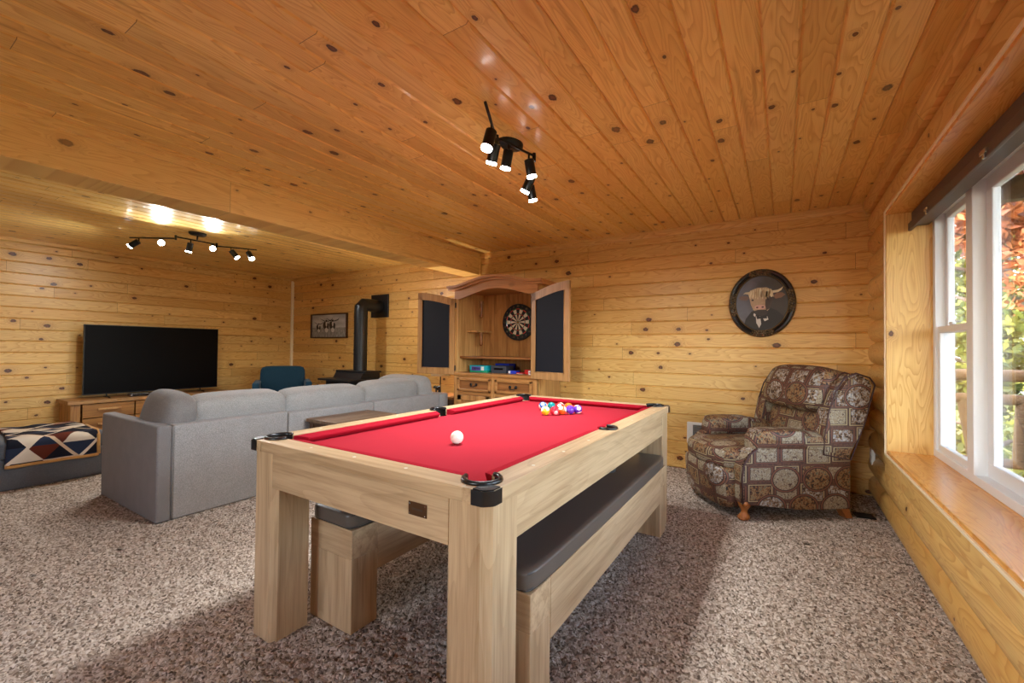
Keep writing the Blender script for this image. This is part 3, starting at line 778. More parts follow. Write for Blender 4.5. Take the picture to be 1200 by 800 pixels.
BALLS = [(640.5, 481, 9, YEL, True, (0, R(118), .75), 'yellow and white striped ball at the near left end of the cluster'),
         (650.5, 481, 3, RED_, False, (0, .35, -.75), 'solid pinkish red ball beside the yellow striped ball'),
         (658.5, 480.5, 13, ORA, True, (0, R(72), .30), 'orange and white striped ball in the middle of the front row'),
         (667.5, 480, 4, PUR, False, (.3, 2.2, 1.0), 'solid purple ball in the front row'),
         (676, 479.5, 12, PUR, True, (.25, -.38, -.85), 'purple and white striped ball at the right end of the cluster'),
         (637.3, 475.6, 10, BLU, True, (0, R(70), .7), 'blue and white striped ball behind the yellow striped ball'),
         (646.5, 476, 14, GRN, False, (.6, .2, .5), 'teal green ball behind the pinkish red ball'),
         (656, 476.3, 11, rgb(214, 52, 56), True, (0, R(35), .9), 'red and white striped ball in the back row'),
         (665, 476.8, 5, ORA, False, (.4, .4, .2), 'solid orange ball partly hidden behind the purple ball')]
CAMP = (507.0, .5601, .0156, .0102, 1.17)      # focal length in pixels, yaw, pitch, roll, eye height
def ray_at(px, py, axis, val):
    f, yaw, pit, rol, H = CAMP
    fw = Vector((-math.sin(yaw) * math.cos(pit), math.cos(yaw) * math.cos(pit), math.sin(pit)))
    r = Vector((math.cos(yaw), math.sin(yaw), 0)); u = r.cross(fw)
    r2 = math.cos(rol) * r + math.sin(rol) * u; u2 = -math.sin(rol) * r + math.cos(rol) * u
    d = fw + r2 * (px - 600) / f - u2 * (py - 400) / f
    C = Vector((0, 0, H)); i = 'xyz'.index(axis); return C + d * ((val - C[i]) / d[i])
spots_b = [[ray_at(px, py, 'z', TT - .034 + BR), n, c, s, r, l] for px, py, n, c, s, r, l in BALLS]
for it in range(60):                                   # settle them apart so that none overlap
    for a in range(len(spots_b)):
        for b in range(a):
            d = spots_b[a][0] - spots_b[b][0]; d.z = 0
            if d.length < 2.02 * BR:
                k = d.normalized() * (2.02 * BR - d.length) * .5; spots_b[a][0] = spots_b[a][0] + k; spots_b[b][0] = spots_b[b][0] - k
for p, n, c, s, r, l in spots_b: pool_ball(p.x, p.y, n, c, s, r, l)

# ------------------------------------------------------------------ benches
def make_bench(x0, x1, y0, y1, label):
    t = thing('bench', label, 'bench', ((x0 + x1) / 2, (y0 + y1) / 2, 0)); W, L = (x1 - x0) / 2, (y1 - y0) / 2
    for s in (-1, 1):
        m = MB(); m.box(-W + .001, W - .001, *sorted((s * (L - .001), s * (L - .135))), 0, .301, .003); m.build('leg', M['oak_z'], t)
        m = MB(); m.box(*sorted((s * W, s * (W - .025))), -L + .1352, L - .1352, .215, .42, .002)
        m.build('side_apron', M['oak_y'], t)
        m = MB(); m.box(-W, W, *sorted((s * L, s * (L - .135))), .3012, .42, .003); m.build('end_block', M['oak_x'], t)
    m = MB(); m.cushion(0, 0, .452, 2 * W + .004, 2 * L + .004, .066, 14.0, 12); c = m.build('cushion', M['leather'], t, smooth=True)
    m = MB()
    for z in (.424, .474):
        P = []
        a, b = W - .004, L - .004
        for k in range(48):
            th = 2 * PI * k / 48; e = .12
            P.append((a * math.copysign(abs(math.cos(th)) ** e, math.cos(th)), b * math.copysign(abs(math.sin(th)) ** e, math.sin(th)), z))
        m.tube(P, .003, 6, True)
    m.build('piping', M['leather_seam'], c, smooth=True)
make_bench(-.928, -.648, 1.155, 2.93, 'oak bench with dark leather cushion along the window side of the pool table')
make_bench(-1.76, -1.483, 1.157, 2.93, 'oak bench with dark leather cushion pushed under the sofa side of the pool table')

# ------------------------------------------------------------------ recliner (local: -y is the front, x to the right of the sitter seen from the front)
def make_recliner():
    # front foot seen from the viewer at (-.207, 3.389); chair faces direction (-.8, -.6)
    p0 = Vector((-.215, 3.372, 0)); back = Vector((.8, .6, 0)); side = Vector((-.6, .8, 0))
    t = thing('recliner', 'wing-back recliner in patchwork hunting-print upholstery in the far corner', 'recliner', p0, math.atan2(.6, .8))
    U = M['patchwork_upholstery']       # local x = towards the back, local y = away from the viewer's side
    Wd = 0.74
    # side panels with arms
    def panel(y0, y1):
        m = MB()
        prof = [(-.03, .115), (-.035, .30), (-.02, .40), (.03, .47), (.085, .505), (.20, .51), (.40, .50), (.62, .47), (.735, .45), (.775, .42), (.775, .07), (.40, .075), (.18, .10)]
        m.prism(prof, 'y', y0, y1)
        bmesh.ops.bevel(m.bm, geom=m.bm.edges[:], offset=.012, segments=2, affect='EDGES')
        so_ = m.build('side_panel', U, t, smooth=35, uvbox=True)
        for yy in (y0 + .003, y1 - .003):
            q = MB(); q.tube([(a, yy, b) for a, b in ((-.022, .125), (-.026, .30), (-.012, .39), (.036, .462), (.085, .495))], .006, 8); q.build('welt', M['welt'], so_, smooth=True)
        return so_
    panel(0.0, .13); panel(Wd - .13, Wd)
    def arm(yc):
        m = MB()
        # padded arm: swept ellipse, drooping to the back, fat at the front
        st = [(.065, .500, .045, .05), (.085, .525, .075, .078), (.13, .54, .085, .085), (.25, .545, .088, .082), (.42, .54, .088, .078), (.58, .52, .085, .074), (.70, .485, .08, .07), (.77, .455, .07, .055)]
        rings = []
        for x, z, ry, rz in st:
            ring = []
            for k in range(20):
                a = 2 * PI * k / 20; ca, sa = math.cos(a), math.sin(a)
                ring.append(m.bm.verts.new((x, yc + ry * math.copysign(abs(ca) ** .8, ca), z + rz * math.copysign(abs(sa) ** .8, sa))))
            rings.append(ring)
        for A, B in zip(rings, rings[1:]):
            for k in range(20): m.bm.faces.new((A[k], A[(k + 1) % 20], B[(k + 1) % 20], B[k]))
        m.bm.faces.new(rings[0]); m.bm.faces.new(rings[-1][::-1])
        a_ = m.build('armrest', U, t, smooth=60, uvbox=True)
        c = MB(); c.cushion(.27, yc, .575, .36, .182, .10, 5.0, 6); c.build('arm_cover', U, a_, smooth=True, uvbox=True)
    arm(.075); arm(Wd - .075)
    # seat cushion, bulging forward
    m = MB(); m.cushion(.21, Wd / 2, .405, .64, Wd - .23, .17, 5.5, 8, .06, warp=lambda c: (c.x - .03 * (1 - (c.y / .29) ** 2) * (1 if c.x < 0 else 0), c.y * (1.10 if c.x < -.17 else 1.0), c.z + .02 * c.x)); m.build('seat', U, t, smooth=True, uvbox=True)
    # front footrest panel, folded
    m = MB(); m.cushion(-.02, Wd / 2, .20, .17, Wd - .15, .30, 6.0, 8, .0, warp=lambda c: (c.x - .03 * (1 - (c.y / .34) ** 2) - .10 * c.z, c.y, c.z)); m.build('footrest', U, t, smooth=True, uvbox=True)
    # back: leaning
    lean = Matrix.Translation((.60, Wd / 2, .42)) @ Matrix.Rotation(R(14), 4, 'Y')
    b = MB(); b.cushion(.06, 0, .17, .18, Wd - .17, .40, 7.0, 8, .08, M=lean); b.build('lumbar_cushion', U, t, smooth=True, uvbox=True)
    b = MB(); b.cushion(-.005, 0, .475, .28, Wd - .15, .34, 5.5, 10, .07, M=lean, warp=lambda c: (c.x + .25 * max(0, c.z - .02), c.y, c.z)); b.build('head_cushion', U, t, smooth=True, uvbox=True)
    b = MB(); b.cushion(.135, 0, .29, .10, Wd - .08, .70, 9.0, 8, .0, M=lean); b.build('back_panel', U, t, smooth=True, uvbox=True)
    # wings
    for s in (-1, 1):
        w = MB(); yc = s * (Wd / 2 - .04)
        prof = [(-.05, .02), (-.075, .14), (-.085, .32), (-.07, .47), (-.03, .575), (.05, .635), (.16, .63), (.215, .59), (.20, .30), (.16, .03)]
        w.prism(prof, 'y', yc - .05, yc + .05)
        bmesh.ops.bevel(w.bm, geom=w.bm.edges[:], offset=.03, segments=3, affect='EDGES')
        w.xf(lean); wo = w.build('wing', U, t, smooth=50, uvbox=True)
        for yy in (yc - .047, yc + .047):
            q = MB(); q.tube([(a * .97 + .002, yy, b * .985 + .005) for a, b in prof], .0055, 8, True); q.xf(lean); q.build('welt', M['welt'], wo, smooth=True)
    # feet
    def claw(y):
        f = MB(); f.lathe([(0, .0), (.026, .0), (.036, .012), (.036, .03), (.022, .045), (.02, .065), (.036, .09), (.045, .12), (.04, .135), (0, .135)], (0, 0, 0), 20)
        for k in range(5): f.ball((-.02 * math.cos((k - 2) * .6) - .012, .028 * math.sin((k - 2) * .6), .013), .013, 10, 8)
        f.ball((.055, 0, .115), .022, 10, 8); f.ball((-.02, -.05 , .12), .018, 10, 8)
        f.xf(Matrix.Translation((.02, y, 0))); f.build('claw_foot', M['claw_wood'], t, smooth=True)
    claw(.05); claw(Wd - .05)
    for y in (.05, Wd - .05):
        f = MB(); f.prism([(.70, .09), (.765, .09), (.80, 0), (.755, 0)], 'y', y - .03, y + .03); f.build('back_foot', M['claw_wood'], t)
make_recliner()

# ------------------------------------------------------------------ sofa
def make_sofa():
    X = -3.452
    t = thing('sectional_sofa', 'light grey sectional sofa seen from behind, facing the television', 'sofa', (X, 1.17, 0))
    S = M['sofa_grey']; S2 = M['sofa_grey_shaded']
    D = 1.04; Bk = .15; H = .632
    ys = [0, .885, 1.765, 2.74]
    for a, b, h in ((.0865, .885, H), (.885, 1.765, H - .012), (1.765, 2.74, H - .008)):
        m = MB(); m.box(-D + .02, -Bk + .01, a + .004, b - .004, .02, .30, .012); base = m.build('seat_base', S2, t, smooth=30)
        m = MB(); m.box(-Bk, -.0015, a + .003, b - .003, .0, h, .016, 3); m.build('back_frame', S, t, smooth=30)
        m = MB(); m.cushion(-(D + Bk) / 2, (a + b) / 2, .37, D - Bk - .01, b - a - .01, .16, 8, 6); m.build('seat_cushion', S, t, smooth=True)
    m = MB(); m.box(-D - .005, .0, .0, .085, 0.0, H + .004, .016, 3); m.build('armrest', S2, t, smooth=30)
    # piping seam at the corner of arm and back
    m = MB(); m.tube([(-.003, .0865, .01), (-.003, .0865, H - .01)], .004, 8); m.build('corner_seam', S2, t, smooth=True)
    # far return
    m = MB(); m.box(-D - .24, -.002, 2.742, 2.89, 0, H - .012, .016, 3); m.build('return_back', S, t, smooth=30)
    m = MB(); m.box(-D - .25, -D + .015, 1.9, 2.735, .02, .30, .012); m.build('seat_base', S2, t, smooth=30)
    m = MB(); m.cushion(-D - .12, 2.31, .37, .23, .84, .16, 8, 6); m.build('seat_cushion', S, t, smooth=True)
    # loose back cushions
    def bc(y0, y1, x=-.17, z=.605, h=.40, th=.24, tilt=9):
        c = MB(); Mx = Matrix.Translation((x - .05, (y0 + y1) / 2, z)) @ Matrix.Rotation(R(tilt), 4, 'Y')
        c.cushion(0, 0, 0, th, y1 - y0, h, 6.5, 10, .05, M=Mx); o = c.build('back_cushion', S, t, smooth=True)
        return o
    bc(.245, .93, h=.39); bc(.915, 1.75, h=.39, z=.598); bc(1.75, 2.48, h=.39, z=.612)
    c = MB(); Mx = Matrix.Translation((-.44, 2.60, .615)) @ Matrix.Rotation(R(10), 4, 'X')
    c.cushion(0, 0, 0, .74, .22, .42, 6.5, 10, .05, M=Mx); c.build('back_cushion', S, t, smooth=True)
    # pillow leaning on the near arm
    c = MB(); Mx = Matrix.Translation((-.335, .165, .61)) @ Matrix.Rotation(R(-12), 4, 'X') @ Matrix.Rotation(R(4), 4, 'Y')
    c.cushion(0, 0, 0, .50, .21, .43, 4.2, 8, .08, M=Mx); p = c.build('arm_pillow', S2, t, smooth=True)
make_sofa()

# ottoman at the left edge, with the blanket
def make_ottoman():
    X1, X0, Y0, Y1, H = -5.2, -6.02, -.55, 1.40, .385
    t = thing('ottoman', 'dark grey upholstered ottoman at the left edge of the picture', 'ottoman', ((X0 + X1) / 2, (Y0 + Y1) / 2, 0))
    W, L = (X1 - X0) / 2, (Y1 - Y0) / 2
    m = MB(); m.box(-W, W, -L, L, .0, .25, .014, 3); m.build('base', M['ottoman_grey'], t, smooth=30)
    m = MB(); m.cushion(0, 0, .315, 2 * W + .012, 2 * L + .012, .14, 14, 10); m.build('top_cushion', M['ottoman_grey'], t, smooth=True)
    # blanket: grid draped across the front edge and the near end
    r = .05
    def drape(s_, top, edge_out):          # arc length from the top centre over the edge
        return None
    nu, nv = 30, 26
    y0, y1 = .80, 1.345
    ub = .82                                # length over the top and down the front
    def at(u, v):
        # u: 0 at the far side .. 1 at the hem; v along y
        x_back = -5.98; flat = (X1 + .006 - x_back); drop = .19 ; tot = flat + drop
        s_ = u * tot
        if s_ < flat - .03: x, z = x_back + s_, H + .008
        elif s_ < flat + .03:
            k = (s_ - flat + .03) / .06; x, z = X1 + .006 - .03 + .042 * math.sin(k * PI / 2), H + .008 - .042 * (1 - math.cos(k * PI / 2))
        else: x, z = X1 + .018 + .006 * math.sin(v * 9), H - .034 - (s_ - flat - .03)
        y = y0 + v * (y1 - y0) + .05 * (1 - u) * (.5 - v) + .02 * math.sin(u * 5)
        z += .005 * math.sin(v * 14 + u * 7) * (1 if s_ < flat else .0)
        x += .006 * math.sin(v * 17) * (1 if s_ >= flat else 0)
        return (x, y, z), tot
    m = MB(); uvl = m.bm.loops.layers.uv.new('UVMap')
    G = [[m.bm.verts.new(at(i / nu, j / nv)[0]) for j in range(nv + 1)] for i in range(nu + 1)]
    for i in range(nu):
        for j in range(nv):
            f = m.bm.faces.new((G[i][j], G[i + 1][j], G[i + 1][j + 1], G[i][j + 1]))
            for lp, (a, b) in zip(f.loops, ((i, j), (i + 1, j), (i + 1, j + 1), (i, j + 1))): lp[uvl].uv = (a / nu * .95, b / nv * .6)
    o = m.build('throw_blanket', M['blanket_geometric'], None, smooth=True)
    md = o.modifiers.new('t', 'SOLIDIFY'); md.thickness = .010; md.offset = 1
    tag(o, 'folded dark blanket with pale geometric triangles draped on the grey ottoman', 'blanket')
    m = MB(); P = [at(1.0, j / 20)[0] for j in range(21)]; P = [(a + .006, b, c) for a, b, c in P]; m.tube(P, .014, 8)
    P2 = [at(i / 12, 1.0)[0] for i in range(4, 13)]; m.tube([(a + .006, b + .004, c + .004) for a, b, c in P2], .014, 8)
    m.build('hem', M['blanket_hem'], o, smooth=True)
make_ottoman()

# ------------------------------------------------------------------ TV and stand
def make_tv():
    t = thing('tv_stand', 'rustic wooden media console under the television', 'tv stand', (XL + .25, 2.42, 0))
    X0, X1, L = -.235, .225, .85
    m = MB(); n = 40
    rng = random.Random(5)
    front = [(X1 + .015 + rng.uniform(-.006, .006), -L - .03 + 2 * (L + .03) * k / n) for k in range(n + 1)]
    poly = front + [(X0, L + .03), (X0, -L - .03)]
    m.prism(poly, 'z', .45, .492); m.build('top', M['live_edge'], t)
    for s in (-1, 1):
        m = MB(); m.box(X0 + .02, X1 - .09, *sorted((s * L, s * (L - .03))), .03, .45, .003); m.build('side_panel', M['stand_leg'], t)
        for x in (X1 - .09, X0 + .02):
            m = MB(); m.box(x, x + .085, *sorted((s * (L + .004), s * (L - .085))), 0, .45, .006); m.build('leg', M['stand_leg'], t)
    m = MB(); m.box(X0 + .02, X0 + .04, -L + .03, L - .03, .06, .45); m.box(X0 + .02, X1 - .02, -L + .03, L - .03, .05, .08); m.build('carcass', M['stand_wood'], t)
    k = 3; wd = (2 * L - .19) / k
    for i in range(k):
        for z0, z1 in ((.275, .44), (.09, .265)):
            a = -L + .095 + i * wd
            m = MB(); m.box(X1 - .03, X1 - .006, a + .006, a + wd - .006, z0, z1, .004); d = m.build('drawer', M['stand_wood'], t)
            h = MB(); c = a + wd / 2; zz = (z0 + z1) / 2 + .015
            h.box(X1 - .006, X1 + .02, c - .11, c + .11, zz - .012, zz + .012, .004); h.build('handle', M['rustic_pale_z'], d)
    tv = thing('television', 'large black flat-screen television on the wooden console', 'television', (-7.275, 2.452, .494))
    W, z0, z1 = .745, .045, .918
    m = MB(); m.box(-.035, .0, -W, W, z0, z1, .004); m.box(-.07, -.03, -W * .6, W * .6, z0 + .05, z0 + .45, .01); m.build('housing', M['black_plastic'], tv)
    m = MB(); m.box(-.001, .0015, -W + .008, W - .008, z0 + .012, z1 - .008); m.build('screen', M['tv_screen'], tv)
    for y in (-.52, .52):
        m = MB(); m.tube([(-.10, y, .006), (.0, y, .012), (-.015, y, .05)], .008, 8); m.tube([(.12, y, .006), (.0, y, .014)], .008, 8); m.build('foot', M['black_plastic'], tv, smooth=True)
    cb = thing('media_box', 'slim silver media box on the console under the television', 'media box', (-7.2, 2.35, .493))
    m = MB(); m.box(-.06, .06, -.22, .22, .003, .035, .006); m.build('case', M['silver'], cb)
    m = MB(); m.box(.06, .062, -.2, .05, .01, .028); m.build('front_panel', M['tv_screen'], cb)
make_tv()

# ------------------------------------------------------------------ blue armchair in the far left corner
def make_armchair():
    t = thing('armchair', 'dark teal armchair in the far left corner', 'armchair', (-6.42, 3.72, 0), math.atan2(-6.42, -3.72) * -1 - PI if False else R(60))
    # local -y is the front; rz turns the front towards the viewer
    t.rotation_euler = (0, 0, math.atan2(-(-6.42), 3.72) * 1.0)
    F = M['teal_fabric']
    m = MB(); m.cushion(0, .10, .60, .60, .15, .52, 9, 8, .02); m.build('backrest', F, t, smooth=True)
    m = MB(); m.cushion(0, -.22, .38, .56, .60, .16, 7, 8, .04); m.build('seat_cushion', F, t, smooth=True)
    m = MB(); m.box(-.33, .33, -.50, .12, .13, .31, .02, 3); m.build('seat_base', F, t, smooth=30)
    for s in (-1, 1):
        m = MB(); m.box(*sorted((s * .29, s * .375)), -.5, .16, .12, .655, .02, 3); m.build('armrest', F, t, smooth=30)
        for y in (-.44, .10):
            m = MB(); m.cyl((s * .3, y, 0), (s * .29, y, .14), .014, .02, 12); m.build('leg', M['dark_walnut'], t, smooth=40)
make_armchair()

# ------------------------------------------------------------------ stove
def make_stove():
    t = thing('wood_stove', 'black wood stove with a flue pipe bending into the back wall', 'stove', (-5.24, 4.03, 0))
    B = M['stove_black']
    m = MB(); m.box(-.30, .30, -.20, .24, .16, .70, .012); m.build('firebox', B, t)
    m = MB(); m.box(-.325, .325, -.02, .27, .80, .825, .006); m.prism([(-.03, .80), (.26, .80), (.26, .69), (-.10, .69)], 'x', -.30, .30); m.build('top_plate', B, t)
    m = MB(); m.box(-.34, .34, -.30, .24, .695, .72, .006); m.build('cook_shelf', B, t)
    m = MB(); m.box(-.22, .22, -.225, -.2, .25, .62, .012); d = m.build('fire_door', B, t)
    g = MB(); g.box(-.16, .16, -.23, -.224, .33, .56, .004); g.build('door_glass', M['tv_screen'], d)
    h = MB(); h.tube([(.185, -.225, .42), (.185, -.26, .42), (.185, -.26, .50)], .008, 8); h.build('handle', M['silver'], d, smooth=True)
    m = MB(); m.box(-.26, .26, -.16, .2, 0.0, .06, .01); m.box(-.18, .18, -.1, .16, .05, .17, .01); m.build('pedestal', B, t)
    r = .095; pz = 1.79; py = .155
    m = MB()
    pts = [(0, py, .82), (0, py, 1.66), (0, py + .035, pz - .035), (0, py + .15, pz), (0, YB - 4.03 - .0, pz)]
    m.cyl((0, py, .82), (0, py, 1.695), r, n=28)
    m.build('flue_pipe', B, t, smooth=40)
    m = MB(); rings = []
    n = 28
    cuts = [((0, py, 1.69), (0, 0, 1)), ((0, py, 1.735), Vector((0, .414, 1))), ((0, py + .055, pz), Vector((0, 1, .414))), ((0, py + .10, pz), (0, 1, 0)), ((0, YB - 4.03 - .02, pz), (0, 1, 0))]
    for c, nn in cuts:
        nn = Vector(nn).normalized(); x = Vector((1, 0, 0)); y = nn.cross(x); c = Vector(c)
        rings.append([m.bm.verts.new(c + (x * math.cos(2 * PI * k / n) + y * math.sin(2 * PI * k / n)) * r) for k in range(n)])
    for A, B_ in zip(rings, rings[1:]):
        for k in range(n): m.bm.faces.new((A[k], A[(k + 1) % n], B_[(k + 1) % n], B_[k]))
    m.build('flue_elbow', B, t, smooth=25)
    for z in (1.06, 1.12, 1.36, 1.60):
        m = MB(); m.cyl((0, py, z - .008), (0, py, z + .008), r + .004, n=28); m.build('pipe_collar', B, t, smooth=40)
    m = MB(); m.box(-.19, .19, YB - 4.03 - .022, YB - 4.03 - .001, 1.62, 1.97, .004); m.build('wall_thimble', B, t)
make_stove()

# ------------------------------------------------------------------ framed longhorn print
def flat_poly(mb, pts, y): mb.bm.faces.new([mb.bm.verts.new((a, y, b)) for a, b in pts])
def ellipse(cx, cz, rx, rz, n=20, a0=0, rot=0):
    return [(cx + rx * math.cos(2 * PI * k / n + a0) * math.cos(rot) - rz * math.sin(2 * PI * k / n + a0) * math.sin(rot),
             cz + rx * math.cos(2 * PI * k / n + a0) * math.sin(rot) + rz * math.sin(2 * PI * k / n + a0) * math.cos(rot)) for k in range(n)]
def make_print():
    t = thing('framed_print', 'framed grey-toned print of three longhorn cattle on the back wall', 'picture', (-6.485, YB - .003, 1.515))
    W, H = .485, .205
    m = MB(); f = .018
    m.box(-W, W, -.035, 0, H - f, H, .003); m.box(-W, W, -.035, 0, -H, -H + f, .003); m.box(-W, -W + f, -.035, 0, -H, H, .003); m.box(W - f, W, -.035, 0, -H, H, .003)
    m.build('frame', plain('frame_walnut', rgb(70, 42, 26), .5), t)
    mm, nt, b = material('print_sky_and_grass'); x, y, z = nt.sep(obj_coord(nt))
    sky = nt.ramp(nt.noise(nt.vec(nt.m('MULTIPLY', x, 3.0), nt.m('MULTIPLY', z, 9.0), 0.0), 1.0, 3.0), [(.3, rgb(150, 150, 150)), (.7, rgb(206, 206, 204))])
    gr = nt.ramp(nt.noise(nt.vec(nt.m('MULTIPLY', x, 50.0), nt.m('MULTIPLY', z, 20.0), 1.0), 1.0, 3.0), [(.3, rgb(112, 110, 104)), (.7, rgb(174, 172, 164))])
    nt.put(b.inputs['Base Color'], nt.mix(nt.m('GREATER_THAN', z, -.03), gr, sky)); b.inputs['Roughness'].default_value = .5
    m = MB(); m.box(-W + .01, W - .01, -.012, -.002, -H + .01, H - .01); pic = m.build('print', mm, t)
    dk, gy, wh = plain('print_dark', rgb(44, 36, 34), .6), plain('print_grey', rgb(128, 122, 118), .6), plain('print_white', rgb(204, 200, 194), .6)
    md, mg, mw = MB(), MB(), MB()
    for cx, cz, s in ((-.285, -.01, .72), (-.08, .02, 1.0), (.09, .02, 1.0)):
        flat_poly(mg, ellipse(cx, cz - .04 * s, .075 * s, .075 * s), -.0130)
        flat_poly(mw, ellipse(cx + .02 * s, cz - .09 * s, .045 * s, .04 * s), -.0134)
        flat_poly(md, ellipse(cx - .03 * s, cz - .005, .05 * s, .06 * s), -.0136)
        flat_poly(md, ellipse(cx + .055 * s, cz - .02, .03 * s, .05 * s), -.0136)
        flat_poly(mw, ellipse(cx + .015 * s, cz + .02, .022 * s, .05 * s), -.0139)
        flat_poly(md, ellipse(cx + .015 * s, cz + .065 * s, .03 * s, .018 * s), -.0142)
        flat_poly(md, [(cx - .02 * s, cz + .05 * s), (cx - .15 * s, cz + .10 * s), (cx - .16 * s, cz + .11 * s), (cx - .02 * s, cz + .065 * s)], -.0144)
        flat_poly(md, [(cx + .05 * s, cz + .05 * s), (cx + .16 * s, cz + .07 * s), (cx + .19 * s, cz + .12 * s), (cx + .15 * s, cz + .085 * s), (cx + .05 * s, cz + .065 * s)], -.0144)
        for lx in (-.05, -.02, .03, .06): flat_poly(mg, [(cx + lx * s, cz - .08 * s), (cx + (lx + .018) * s, cz - .08 * s), (cx + (lx + .014) * s, cz - .19 * s), (cx + (lx + .002) * s, cz - .19 * s)], -.0128)
    mg.build('cattle_bodies', gy, pic); mw.build('cattle_pale_patches', wh, pic); md.build('cattle_dark_patches', dk, pic)
make_print()

# ------------------------------------------------------------------ oval portrait
def make_portrait():
    t = thing('oval_portrait', 'oval portrait of a shaggy horned cow wearing a dark suit, in an ornate black frame', 'picture', (-.168, YB - .003, 1.603))
    A, B = .262, .306
    n = 64; m = MB(); rings = []
    prof = [(1.0, 0.0), (1.0, -.018), (.965, -.032), (.90, -.026), (.86, -.036), (.80, -.024), (.78, -.012), (.78, 0)]
    for k, y in prof: rings.append([m.bm.verts.new((A * k * math.cos(2 * PI * i / n), y, B * (1 - (1 - k) * A / B) * math.sin(2 * PI * i / n))) for i in range(n)])
    for P, Q in zip(rings, rings[1:] + rings[:1]):
        for i in range(n): m.bm.faces.new((P[i], P[(i + 1) % n], Q[(i + 1) % n], Q[i]))
    fr = m.build('oval_frame', plain('frame_black', rgb(26, 22, 20), .35), t, smooth=40)
    gold = plain('frame_gold', rgb(112, 88, 52), .4, .6)
    orn = plain('ornament_dark', rgb(96, 78, 52), .35, .3)
    for cen in (PI / 2, -PI / 2, 0, PI):
        m = MB()
        for k in range(-4, 5):
            a = cen + k * .085
            for q, rr in ((.955, .010), (.885, .012), (.83, .008)):
                a2 = a + (.04 if q == .885 else 0)
                m.ball((A * q * math.cos(a2), -.032, B * (1 - (1 - q) * A / B) * math.sin(a2)), rr * (1 + .3 * math.sin(k * 2.1)), 8, 6, (1, .6, 1))
        m.build('carved_ornament', orn, fr, smooth=True)
    m = MB()
    for q in (.80, 1.0):
        m.tube([(A * q * math.cos(2 * PI * i / 60), -.024 if q < .9 else -.014, B * (1 - (1 - q) * A / B) * math.sin(2 * PI * i / 60)) for i in range(60)], .0045, 6, True)
    m.build('gilt_bead', gold, fr, smooth=True)
    mm, nt, b = material('painting_backdrop'); x, y, z = nt.sep(obj_coord(nt))
    c = nt.mix(nt.smooth(nt.m('ADD', nt.m('SUBTRACT', 0.0, x), nt.m('MULTIPLY', nt.noise(obj_coord(nt), 9.0, 3.0), .3)), .05, .36), rgb(52, 44, 42), rgb(96, 98, 112))
    nt.put(b.inputs['Base Color'], c); b.inputs['Roughness'].default_value = .4
    m = MB(); flat_poly(m, ellipse(0, 0, A * .80, B * .83, 48), -.010); pic = m.build('painting', mm, t)
    def layer(name, col, polys, y, noise=.12):
        m = MB()
        for p in polys: flat_poly(m, p, y)
        m.build(name, plain('paint_' + name, rgb(*col), .5, noise=noise, nscale=60), pic)
    rg = random.Random(11)
    layer('suit', (30, 25, 25), [[(-.15, -.235), (-.125, -.14), (-.08, -.075), (-.02, -.05), (.06, -.04), (.12, -.07), (.165, -.115), (.172, -.15), (.13, -.20), (.07, -.235), (0, -.25), (-.07, -.245)]], -.0105)
    layer('left_ear', (112, 88, 78), [[(-.095, .05), (-.12, .072), (-.165, .07), (-.185, .055), (-.165, .035), (-.12, .028)]], -.0106)
    layer('right_ear', (126, 90, 66), [[(.09, .06), (.12, .088), (.16, .09), (.185, .07), (.155, .045), (.11, .035)]], -.0106)
    layer('left_horn', (196, 178, 146), [[(-.09, .08), (-.13, .09), (-.15, .085), (-.13, .104), (-.085, .108)]], -.0107)
    layer('right_horn', (214, 196, 160), [[(.085, .088), (.13, .094), (.155, .112), (.168, .143), (.15, .128), (.125, .114), (.085, .11)]], -.0107)
    layer('face', (178, 150, 120), [[(-.10, .07), (-.085, .12), (-.03, .142), (.04, .142), (.085, .115), (.095, .06), (.085, .02), (.065, -.05), (.03, -.09), (-.03, -.095), (-.065, -.06), (-.085, -.01)]], -.0109, .25)
    layer('face_shadow', (66, 52, 46), [[(.03, .06), (.07, .08), (.095, .05), (.085, .01), (.065, -.05), (.035, -.07), (.03, -.01)]], -.0110, .2)
    layer('lower_jaw', (52, 42, 40), [[(-.06, -.07), (-.03, -.06), (.03, -.06), (.055, -.075), (.04, -.105), (.0, -.115), (-.045, -.10)]], -.0111)
    for nm, col in (('forelock', (206, 184, 144)), ('forelock_strands', (226, 210, 174)), ('forelock_shade', (172, 144, 106))):
        P = []
        for k in range(9 if nm == 'forelock' else 7):
            x = -.088 + .02 * k if nm == 'forelock' else rg.uniform(-.085, .07)
            l_ = rg.uniform(.0, .035); w_ = .017 if nm == 'forelock' else .006; sx_ = rg.uniform(-.012, .008)
            P.append([(x - w_, .105 - 2.2 * x * x), (x, .142 - 2.6 * x * x), (x + w_, .105 - 2.2 * x * x), (x + sx_ + w_ * .6, .06), (x + sx_, .03 + l_ * .6), (x + sx_ - w_ * .6, .06)])
        layer(nm, col, P, -.0112 - .0002 * (nm != 'forelock') - .0001 * (nm == 'forelock_shade'), .15)
    layer('nose', (204, 160, 146), [[(-.056, -.035), (-.045, -.02), (.0, -.014), (.028, -.024), (.034, -.042), (.012, -.055), (-.03, -.055), (-.052, -.048)]], -.0114)
    layer('nostrils', (80, 44, 42), [ellipse(-.034, -.038, .010, .007, 10), ellipse(.010, -.036, .010, .007, 10)], -.0116)
    layer('eyes', (28, 20, 18), [ellipse(-.07, .03, .010, .008, 10), ellipse(.05, .034, .010, .008, 10)], -.0117)
    layer('shirt', (206, 200, 192), [[(-.045, -.115), (-.01, -.12), (-.002, -.19), (-.018, -.225), (-.04, -.18)]], -.0115)
